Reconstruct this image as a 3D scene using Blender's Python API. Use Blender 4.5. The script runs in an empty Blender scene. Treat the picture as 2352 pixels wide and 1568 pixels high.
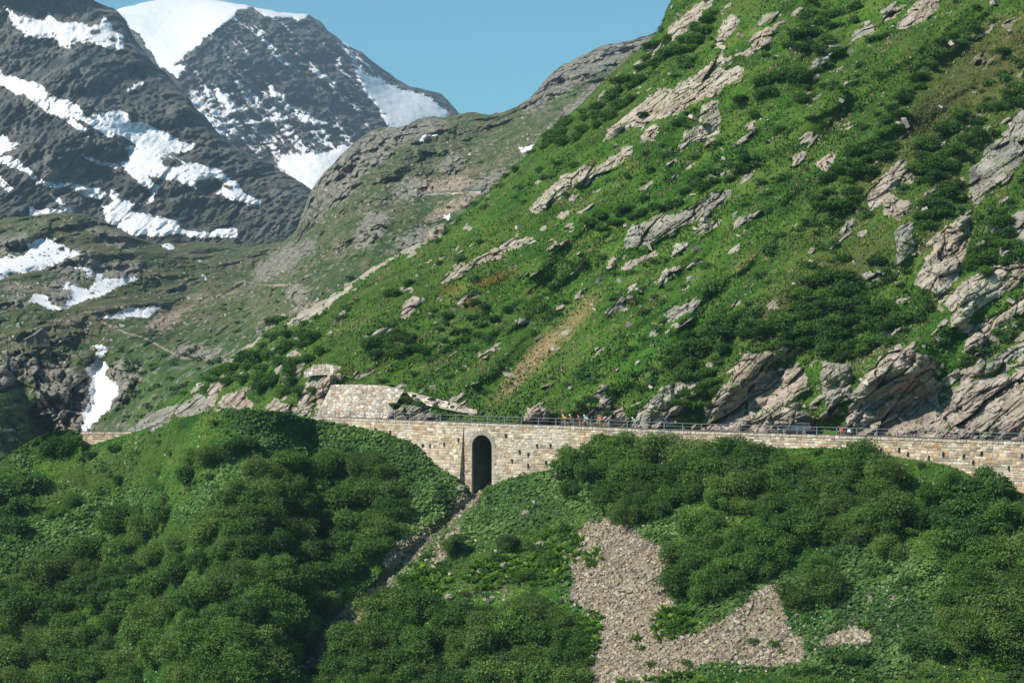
import bpy, math, random
import numpy as np
from mathutils import Vector, Matrix
random.seed(7); RNG = np.random.default_rng(11)
SC = bpy.context.scene; COL = SC.collection
F = 85/36*2352.0                      # focal length in picture units (picture = 2352 x 1568)
SUN_EL, SUN_AZ = math.radians(43), math.radians(-122)   # azimuth from +Y towards +X
SKY_TINT = (.47, .93, .96, 1); HAZE = 8e-5

# ---------------------------------------------------------------- noise
def _h(ix, iy, iz, seed):
    h = (ix.astype(np.uint32)*np.uint32(374761393)) ^ (iy.astype(np.uint32)*np.uint32(668265263)) ^ (iz.astype(np.uint32)*np.uint32(2147483647-58)) ^ np.uint32((seed*2654435761) & 0xffffffff)
    h = (h ^ (h >> np.uint32(13)))*np.uint32(1274126177)
    h = (h ^ (h >> np.uint32(16)))*np.uint32(2246822519)
    return h ^ (h >> np.uint32(15))
def _r(h): return (h & np.uint32(0xffffff)).astype(np.float32)/np.float32(0xffffff)
def vn(x, y, z=None, seed=0):
    x = np.asarray(x, np.float64); y = np.asarray(y, np.float64)
    z = np.zeros_like(x) if z is None else np.asarray(z, np.float64)
    fx, fy, fz = np.floor(x), np.floor(y), np.floor(z)
    ix, iy, iz = fx.astype(np.int64), fy.astype(np.int64), fz.astype(np.int64)
    u, v, w = (x-fx), (y-fy), (z-fz)
    u = u*u*u*(u*(u*6-15)+10); v = v*v*v*(v*(v*6-15)+10); w = w*w*w*(w*(w*6-15)+10)
    def g(a, b, c): return _r(_h(ix+a, iy+b, iz+c, seed))
    x00 = g(0,0,0)*(1-u)+g(1,0,0)*u; x10 = g(0,1,0)*(1-u)+g(1,1,0)*u
    x01 = g(0,0,1)*(1-u)+g(1,0,1)*u; x11 = g(0,1,1)*(1-u)+g(1,1,1)*u
    return ((x00*(1-v)+x10*v)*(1-w)+(x01*(1-v)+x11*v)*w)*2-1
def fbm(x, y, z=None, o=4, seed=0, gain=.5):
    s = 0; a = 1; t = 0
    for k in range(o):
        f = 2.03**k
        s = s+a*vn(x*f+k*7.3, y*f+k*3.1, None if z is None else z*f+k*5.7, seed+k); t += a; a *= gain
    return s/t*1.6
def ridged(x, y, z=None, o=4, seed=0, gain=.55):
    s = 0; a = 1; t = 0
    for k in range(o):
        f = 2.07**k
        n = 1-np.abs(vn(x*f+k*4.3, y*f+k*8.1, None if z is None else z*f+k*2.7, seed+k))*1.6
        s = s+a*n; t += a; a *= gain
    return s/t
def facets(x, y, z, seed=0):
    """blocky relief: every Voronoi cell is a tilted plane; returns height ~-1..1 and the distance to the crack"""
    fx, fy, fz = np.floor(x).astype(np.int64), np.floor(y).astype(np.int64), np.floor(z).astype(np.int64)
    best = np.full(x.shape, 1e9); sec = np.full(x.shape, 1e9); hh = np.zeros(x.shape)
    for a in (-1,0,1):
        for b in (-1,0,1):
            for c in (-1,0,1):
                ix, iy, iz = fx+a, fy+b, fz+c
                r1, r2, r3 = _r(_h(ix,iy,iz,seed)), _r(_h(ix,iy,iz,seed+1)), _r(_h(ix,iy,iz,seed+2))
                dx, dy, dz = x-(ix+r1), y-(iy+r2), z-(iz+r3)
                d = dx*dx+dy*dy+dz*dz
                t1, t2, t3 = _r(_h(ix,iy,iz,seed+3))-.5, _r(_h(ix,iy,iz,seed+4))-.5, _r(_h(ix,iy,iz,seed+5))-.5
                h = (dx*t1+dy*t2+dz*t3)*2.2+(r1+r2-1)*.6
                m = d < best
                sec = np.where(m, best, np.minimum(sec, d)); hh = np.where(m, h, hh); best = np.where(m, d, best)
    return hh, np.sqrt(sec)-np.sqrt(best)

# ---------------------------------------------------------------- picture <-> world
def W3(px, py, Y):
    px, py, Y = np.broadcast_arrays(np.asarray(px,float), np.asarray(py,float), np.asarray(Y,float))
    return np.stack([(px-1176)/F*Y, Y, (784-py)/F*Y], -1)
def V(px, py, Y): return Vector([float(v) for v in W3(px, py, Y)])
def curve(*pts):
    a = np.array(pts, float); return lambda x: np.interp(x, a[:,0], a[:,1])
def smooth_curve(w, *pts):
    a = np.array(pts, float); xs = np.arange(-800, 3300, 4.0); ys = np.interp(xs, a[:,0], a[:,1])
    n = max(1, int(w/4)); k = np.hanning(2*n+3)[1:-1]; k /= k.sum()
    ys = np.convolve(np.pad(ys, n, mode='edge'), k, 'valid')[:len(xs)]
    return lambda x: np.interp(x, xs, ys)
def tps(pts):
    p = np.array(pts, float); q = p[:,:2]/1000; v = np.log(p[:,2]); n = len(p)
    def phi(d2): return np.where(d2 > 1e-12, d2*np.log(np.maximum(d2, 1e-12))*.5, 0)
    K = phi(((q[:,None]-q[None])**2).sum(-1))+np.eye(n)*1e-4
    A = np.zeros((n+3, n+3)); A[:n,:n] = K; A[:n,n] = 1; A[:n,n+1:] = q; A[n,:n] = 1; A[n+1:,:n] = q.T
    s = np.linalg.solve(A, np.concatenate([v, [0,0,0]]))
    def f(px, py):
        x = np.asarray(px,float)/1000; y = np.asarray(py,float)/1000
        r = s[n]+s[n+1]*x+s[n+2]*y
        for i in range(n): r = r+s[i]*phi((x-q[i,0])**2+(y-q[i,1])**2)
        return np.exp(r)
    return f
def pip(px, py, poly):
    poly = np.array(poly, float); ins = np.zeros(px.shape, bool)
    x0, y0 = poly.min(0); x1, y1 = poly.max(0)
    m = (px >= x0)&(px <= x1)&(py >= y0)&(py <= y1)
    if not m.any(): return ins
    X = px[m]; Yy = py[m]; c = np.zeros(X.shape, bool); n = len(poly)
    for i in range(n):
        ax, ay = poly[i]; bx, by = poly[(i+1) % n]
        if ay == by: continue
        c ^= ((ay > Yy) != (by > Yy)) & (X < (bx-ax)*(Yy-ay)/(by-ay)+ax)
    ins[m] = c; return ins
def warp(px, py, a=1.0):
    return (px+a*(7*fbm(px/30, py/30, o=3, seed=21)+2.5*vn(px/6, py/6, seed=23)+2.2*vn(px/2.7, py/2.7, seed=25)),
            py+a*(7*fbm(px/30, py/30, o=3, seed=31)+2.5*vn(px/6, py/6, seed=33)+2.2*vn(px/2.7, py/2.7, seed=35)))
GX, GY = np.arange(-320, 2680, 2.0), np.arange(-320, 1900, 2.0)
GPX, GPY = np.meshgrid(GX, GY); GWX, GWY = warp(GPX, GPY, .8)
def blur(m, r):
    for _ in range(3):
        for ax in (0, 1):
            c = np.cumsum(np.pad(m, [(r+1, r) if a == ax else (0,0) for a in (0,1)], mode='edge'), axis=ax)
            n = m.shape[ax]
            m = (np.take(c, range(2*r+1, 2*r+1+n), axis=ax)-np.take(c, range(0, n), axis=ax))/(2*r+1)
    return m
def rast(polys, r=2):
    m = np.zeros(GPX.shape)
    for p in polys: m[pip(GWX, GWY, p)] = 1
    return blur(m, r) if r else m
def samp(m, px, py):
    x = np.clip((np.asarray(px,float)+320)/2, 0, m.shape[1]-1.001); y = np.clip((np.asarray(py,float)+320)/2, 0, m.shape[0]-1.001)
    i, j = x.astype(int), y.astype(int); u, v = x-i, y-j
    return (m[j,i]*(1-u)+m[j,i+1]*u)*(1-v)+(m[j+1,i]*(1-u)+m[j+1,i+1]*u)*v
def dist_line(px, py, pts):
    d = np.full(np.shape(px), 1e9)
    for (ax, ay), (bx, by) in zip(pts[:-1], pts[1:]):
        vx, vy = bx-ax, by-ay; t = np.clip(((px-ax)*vx+(py-ay)*vy)/(vx*vx+vy*vy), 0, 1)
        d = np.minimum(d, np.hypot(px-ax-t*vx, py-ay-t*vy))
    return d

# ---------------------------------------------------------------- objects
def tag(o, label=None, cat=None, group=None, kind=None):
    if label: o['label'] = label
    if cat: o['category'] = cat
    if group: o['group'] = group
    if kind: o['kind'] = kind
    return o
def empty(name, loc=(0,0,0), rz=0, **k):
    o = bpy.data.objects.new(name, None); COL.objects.link(o); o.location = loc; o.rotation_euler = (0,0,rz)
    o.empty_display_size = .2
    return tag(o, **k)
def npmesh(name, verts, faces, mat=None, smooth=True, parent=None, attrs=None, **k):
    """verts (n,3), faces (m,3|4) arrays -> object"""
    verts = np.asarray(verts, np.float32); faces = np.asarray(faces, np.int32); n = faces.shape[1]
    me = bpy.data.meshes.new(name)
    me.vertices.add(len(verts)); me.vertices.foreach_set('co', verts.ravel())
    me.loops.add(faces.size); me.loops.foreach_set('vertex_index', faces.ravel())
    me.polygons.add(len(faces)); me.polygons.foreach_set('loop_start', np.arange(0, faces.size, n, dtype=np.int32))
    me.polygons.foreach_set('use_smooth', np.full(len(faces), smooth, bool))
    for an, av in (attrs or {}).items():
        a = me.attributes.new(an, 'FLOAT_COLOR', 'POINT')
        av = np.asarray(av, np.float32)
        if av.shape[1] == 3: av = np.concatenate([av, np.ones((len(av),1), np.float32)], 1)
        a.data.foreach_set('color', av.ravel())
    me.update(); me.validate()
    if mat: me.materials.append(mat)
    o = bpy.data.objects.new(name, me); COL.objects.link(o)
    if parent: o.parent = parent
    return tag(o, **k)
class MB:
    """collects simple shapes into one mesh"""
    def __init__(s): s.v = []; s.f = []
    def add(s, v, f):
        b = len(s.v); s.v += [tuple(map(float, p)) for p in v]; s.f += [tuple(b+i for i in q) for q in f]; return s
    def box(s, c, d, M=None, taper=1.0, jit=0):
        hx, hy, hz = d[0]/2, d[1]/2, d[2]/2; pts = []
        for z in (-1, 1):
            t = taper if z > 0 else 1
            for x, y in ((-1,-1),(1,-1),(1,1),(-1,1)):
                p = Vector((x*hx*t, y*hy*t, z*hz))
                if jit: p += Vector([random.uniform(-jit, jit) for _ in range(3)])
                if M: p = M @ p
                pts.append(Vector(c)+p)
        return s.add(pts, [(0,3,2,1),(4,5,6,7),(0,1,5,4),(1,2,6,5),(2,3,7,6),(3,0,4,7)])
    def tube(s, pts, rad, n=8, close=False):
        pts = [Vector(p) for p in pts]; rad = rad if isinstance(rad, (list, tuple)) else [rad]*len(pts)
        rings = []
        N = len(pts)
        for i, p in enumerate(pts):
            a = pts[i-1] if i else (pts[-1] if close else p); b = pts[(i+1) % N] if (i < N-1 or close) else p
            t = (b-a).normalized(); up = Vector((0,0,1)) if abs(t.z) < .9 else Vector((0,1,0))
            u = t.cross(up).normalized(); w = u.cross(t)
            rings.append([p+(u*math.cos(q)+w*math.sin(q))*rad[i] for q in [2*math.pi*k/n for k in range(n)]])
        f = []; m = N if close else N-1
        for i in range(m):
            j = (i+1) % N
            for k in range(n): f.append((i*n+k, i*n+(k+1) % n, j*n+(k+1) % n, j*n+k))
        if not close: f += [tuple(range(n))[::-1], tuple((N-1)*n+k for k in range(n))]
        return s.add([p for r in rings for p in r], f)
    def ball(s, c, r, n=10, m=7, M=None):
        r = r if isinstance(r, (tuple, list)) else (r, r, r); v = []; f = []
        for i in range(m+1):
            th = math.pi*i/m
            for k in range(n):
                q = 2*math.pi*k/n; p = Vector((r[0]*math.sin(th)*math.cos(q), r[1]*math.sin(th)*math.sin(q), r[2]*math.cos(th)))
                v.append(Vector(c)+(M @ p if M else p))
        for i in range(m):
            for k in range(n): f.append((i*n+k, (i+1)*n+k, (i+1)*n+(k+1) % n, i*n+(k+1) % n))
        return s.add(v, f)
    def loft(s, rings, cap=True):
        n = len(rings[0]); v = [p for r in rings for p in r]; f = []
        for i in range(len(rings)-1):
            for k in range(n): f.append((i*n+k, i*n+(k+1) % n, (i+1)*n+(k+1) % n, (i+1)*n+k))
        if cap: f += [tuple(range(n))[::-1], tuple((len(rings)-1)*n+k for k in range(n))]
        return s.add(v, f)
    def build(s, name, mat, parent=None, smooth=False, loc=None, **k):
        me = bpy.data.meshes.new(name); me.from_pydata(s.v, [], s.f); me.update(); me.validate()
        if mat: me.materials.append(mat)
        if smooth: me.polygons.foreach_set('use_smooth', [True]*len(me.polygons)); me.set_sharp_from_angle(angle=math.radians(40))
        o = bpy.data.objects.new(name, me); COL.objects.link(o)
        if parent: o.parent = parent
        if loc is not None: o.location = loc
        return tag(o, **k)
def copy_tree(o, parent=None):
    c = o.copy(); COL.objects.link(c)
    if parent: c.parent = parent
    for ch in list(o.children): copy_tree(ch, c)
    return c

# ---------------------------------------------------------------- materials
class Mt:
    def __init__(s, name, rough=.8, spec=.3):
        s.m = bpy.data.materials.new(name); s.m.use_nodes = True; s.t = s.m.node_tree; s.n = s.t.nodes; s.l = s.t.links
        s.b = s.n['Principled BSDF']; s.b.inputs['Roughness'].default_value = rough
        s.b.inputs['Specular IOR Level'].default_value = spec
        s.co = s.n.new('ShaderNodeTexCoord').outputs['Object']
    def put(s, node, k, v):
        if v is None: return
        if hasattr(v, 'is_output') or isinstance(v, bpy.types.NodeSocket): s.l.new(v, node.inputs[k])
        else:
            i = node.inputs[k]
            i.default_value = (*v, 1) if (isinstance(v, tuple) and len(v) == 3 and i.type == 'RGBA') else v
    def map(s, sc=(1,1,1), rot=(0,0,0), src=None):
        n = s.n.new('ShaderNodeMapping'); s.l.new(src or s.co, n.inputs[0]); n.inputs['Scale'].default_value = sc; n.inputs['Rotation'].default_value = rot
        return n.outputs[0]
    def noise(s, scale, detail=4, rough=.55, vec=None, dist=0, col=False):
        n = s.n.new('ShaderNodeTexNoise'); s.l.new(vec or s.co, n.inputs['Vector']); n.inputs['Scale'].default_value = scale
        n.inputs['Detail'].default_value = detail; n.inputs['Roughness'].default_value = rough; n.inputs['Distortion'].default_value = dist
        return n.outputs['Color' if col else 'Fac']
    def voro(s, scale, feat='F1', vec=None, out='Distance', rnd=1):
        n = s.n.new('ShaderNodeTexVoronoi'); n.feature = feat; s.l.new(vec or s.co, n.inputs['Vector']); n.inputs['Scale'].default_value = scale
        n.inputs['Randomness'].default_value = rnd
        return n.outputs[out]
    def ramp(s, fac, *st, interp='LINEAR'):
        n = s.n.new('ShaderNodeValToRGB'); s.l.new(fac, n.inputs[0]); e = n.color_ramp.elements; n.color_ramp.interpolation = interp
        while len(e) < len(st): e.new(.5)
        for i, (p, c) in enumerate(st):
            e[i].position = p; e[i].color = (*c, 1) if isinstance(c, tuple) else (c, c, c, 1)
        return n.outputs[0]
    def mix(s, fac, a, b, mode='MIX'):
        n = s.n.new('ShaderNodeMix'); n.data_type = 'RGBA'; n.blend_type = mode
        s.put(n, 0, fac); s.put(n, 6, a); s.put(n, 7, b); return n.outputs[2]
    def math(s, op, a, b=None, clamp=False):
        n = s.n.new('ShaderNodeMath'); n.operation = op; n.use_clamp = clamp; s.put(n, 0, a); s.put(n, 1, b); return n.outputs[0]
    def attr(s, name, out='Color'):
        n = s.n.new('ShaderNodeAttribute'); n.attribute_name = name; return n.outputs[out]
    def sep(s, c):
        n = s.n.new('ShaderNodeSeparateColor'); s.l.new(c, n.inputs[0]); return n.outputs
    def bump(s, h, strength=.5, dist=.1, prev=None):
        n = s.n.new('ShaderNodeBump'); s.l.new(h, n.inputs['Height']); n.inputs['Strength'].default_value = strength; n.inputs['Distance'].default_value = dist
        if prev: s.l.new(prev, n.inputs['Normal'])
        return n.outputs[0]
    def out(s, col=None, normal=None, rough=None):
        if col is not None: s.put(s.b, 'Base Color', col)
        if normal is not None: s.l.new(normal, s.b.inputs['Normal'])
        if rough is not None: s.put(s.b, 'Roughness', rough)
        return s.m
def plain(name, col, rough=.5, metal=0, spec=.5, var=.12, vscale=6):
    m = Mt(name, rough, spec); m.b.inputs['Metallic'].default_value = metal
    c = m.mix(m.noise(vscale, 3), tuple(x*(1-var) for x in col), tuple(min(1, x*(1+var)) for x in col))
    return m.out(c)

# ================================================================ the lie of the land
YW = smooth_curve(60, (-300,400),(150,396),(345,386),(440,382),(720,360),(1100,342),(1340,333),(1850,316),(2352,300),(2700,290))
PT = smooth_curve(40, (-300,990),(180,991),(345,992),(440,985),(600,962),(720,957),(900,964),(1100,972),(1340,980),(1600,991),(1850,998),(2100,1006),(2352,1015),(2700,1030))
# depth of the foot line of the lower slope, and its picture height
B1 = smooth_curve(5, (-320,1185),(-100,1100),(0,1062),(60,1016),(120,988),(160,985),(184,990),(192,1040),(240,1026),(300,1008),(345,994),(400,966),(470,945),(560,939),(640,943),(720,962),
    (800,977),(880,991),(960,1022),(1000,1066),(1060,1104),(1086,1140),(1130,1112),(1200,1090),(1300,1072),(1340,1040),(1500,1035),(1750,1030),(1900,1028),(2000,1040),(2060,1050),(2180,1070),(2260,1108),(2352,1134),(2500,1170),(2700,1190))
Y1 = smooth_curve(40, (-320,384),(0,384),(188,384),(300,380),(345,374),(400,362),(470,352),(560,348),(640,351),(720,359.5),(800,355.8),(880,352.0),(960,348.0),(1060,342.7),(1086,342.3),(1130,340.7),(1340,332.5),(1850,315.6),(2352,299),(2700,289))
B1S = smooth_curve(330, *[(x, float(B1(x))) for x in range(-400, 2800, 20)])
T1 = lambda x: np.where(x < 187, B1(x), np.where(x < 345, B1(x)-14, np.where(x < 735, B1(x), PT(x)+5)))
GULLY = [(1086,1142),(1040,1190),(980,1240),(925,1290),(880,1345),(800,1420),(730,1500),(650,1600),(560,1720)]
GULLY2 = [(1440,1180),(1420,1250),(1440,1350),(1480,1450),(1500,1600),(1510,1800)]
SCREE = [[(1310,1300),(1335,1230),(1350,1205),(1400,1192),(1440,1208),(1480,1238),(1530,1262),(1548,1290),(1530,1330),(1540,1372),(1565,1388),(1500,1402),(1518,1448),(1600,1458),(1640,1430),(1700,1392),(1745,1355),(1792,1340),(1800,1400),(1812,1450),(1850,1478),(1848,1525),(1760,1532),(1640,1520),(1540,1556),(1360,1620),(1338,1560),(1345,1520),(1388,1470),(1375,1420),(1308,1372),(1330,1330)],
 [(725,1518),(735,1470),(785,1402),(850,1368),(892,1322),(905,1335),(870,1378),(810,1440),(760,1500),(700,1600),(670,1640),(650,1600)],
 [(880,1300),(893,1250),(935,1236),(985,1215),(1005,1222),(965,1262),(920,1306)], [(1030,1195),(1050,1140),(1072,1128),(1120,1125),(1100,1150),(1060,1188)],
 [(2305,1292),(2316,1242),(2352,1222),(2420,1220),(2420,1275),(2340,1280)], [(1985,1385),(1996,1355),(2008,1360),(2004,1380)], [(2036,1378),(2060,1356),(2066,1364),(2046,1386)],
 [(1880,1490),(1900,1450),(1970,1440),(2010,1450),(2000,1475),(1940,1480)], [(985,1300),(1010,1240),(1055,1200),(1060,1215),(1030,1260),(1000,1310)]]
SCREE_T = [[(1180,1290),(1250,1210),(1330,1170),(1420,1160),(1440,1200),(1340,1230),(1290,1290)],[(980,1370),(1100,1300),(1300,1330),(1290,1370),(1100,1400)],[(1560,1480),(1850,1490),(2000,1450),(2100,1400),(2060,1340),(1950,1400),(1850,1430)],[(905,1265),(930,1200),(960,1210),(950,1250)]]
LUSH = [[(700,955),(880,990),(960,1020),(1060,1105),(1080,1135),(1020,1200),(930,1280),(900,1230),(900,1120),(850,1040),(740,1030),(600,1050),(520,1150),(420,1200),(400,1170),(500,1070),(560,1000)],
 [(1080,1140),(1200,1090),(1300,1075),(1400,1160),(1300,1180),(1150,1230),(1020,1260)], [(1400,1150),(1560,1180),(1600,1230),(1550,1260),(1450,1210)], [(1950,1230),(2100,1280),(2250,1350),(2150,1430),(1980,1420),(1700,1370),(1640,1400),(1560,1390),(1700,1340),(1900,1300)],
 [(-50,1330),(0,1260),(120,1190),(300,1120),(380,1130),(300,1200),(100,1300)], [(1820,1450),(1960,1400),(2080,1400),(2150,1480),(2050,1560),(1850,1540)], [(470,945),(640,945),(720,965),(640,1010),(540,980)]]
m_scree = rast(SCREE, 2); m_scree_e = rast(SCREE, 8); m_scree_t = rast(SCREE_T, 14); m_lush = rast(LUSH, 6)
m_heath1 = rast([[(-60,1200),(60,1150),(300,1040),(420,1000),(400,1040),(200,1120),(60,1180),(-60,1260)], [(1940,1560),(2060,1450),(2180,1430),(2140,1500),(2080,1568)]], 10)
gd1 = dist_line(GPX, GPY, GULLY); m_gully = np.exp(-(gd1/16)**2)
m_gullyw = np.exp(-(gd1/75)**2)
m_g2 = rast([SCREE[0]], 12)
K1 = .60
def d_low(px, py, fine=True):
    y0 = Y1(px); z0 = (784-B1(px))/F*y0
    Y = (K1*y0-z0)/(K1+(py-784)/F)
    b2 = B1S(px); z2 = (784-b2)/F*y0
    Y = Y+((K1*y0-z2)/(K1+(py-784)/F)-Y)*(1-np.exp(-np.clip(py-B1(px), 0, None)/np.where(px < 345, 26, 55)))
    below = np.clip((py-B1(px))/60, 0, 1)
    X, Z = (px-1176)/F*Y, (784-py)/F*Y
    Y = Y+below*(2.6*samp(m_gully, px, py)+2.2*samp(m_gullyw, px, py)+.8*samp(m_g2, px, py))
    q = Z*1.6
    Y = Y+below*(3.0*fbm(X/22, q/22, o=3, seed=3)+.9*fbm(X/5, q/5, o=2, seed=5))
    ab = np.clip(B1(px)-py, 0, 60)*(px > 745)      # the bank stops at the wall; the culvert mouth is clear
    Y = Y+ab*.35+np.where((px > 1081)&(px < 1136)&(ab > 3), 16, 0)
    if fine: Y = Y+np.clip((py-B1(px))/15, 0, 1)*.22*fbm(X/1.3, q/1.3, o=3, seed=8)
    return Y

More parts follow.
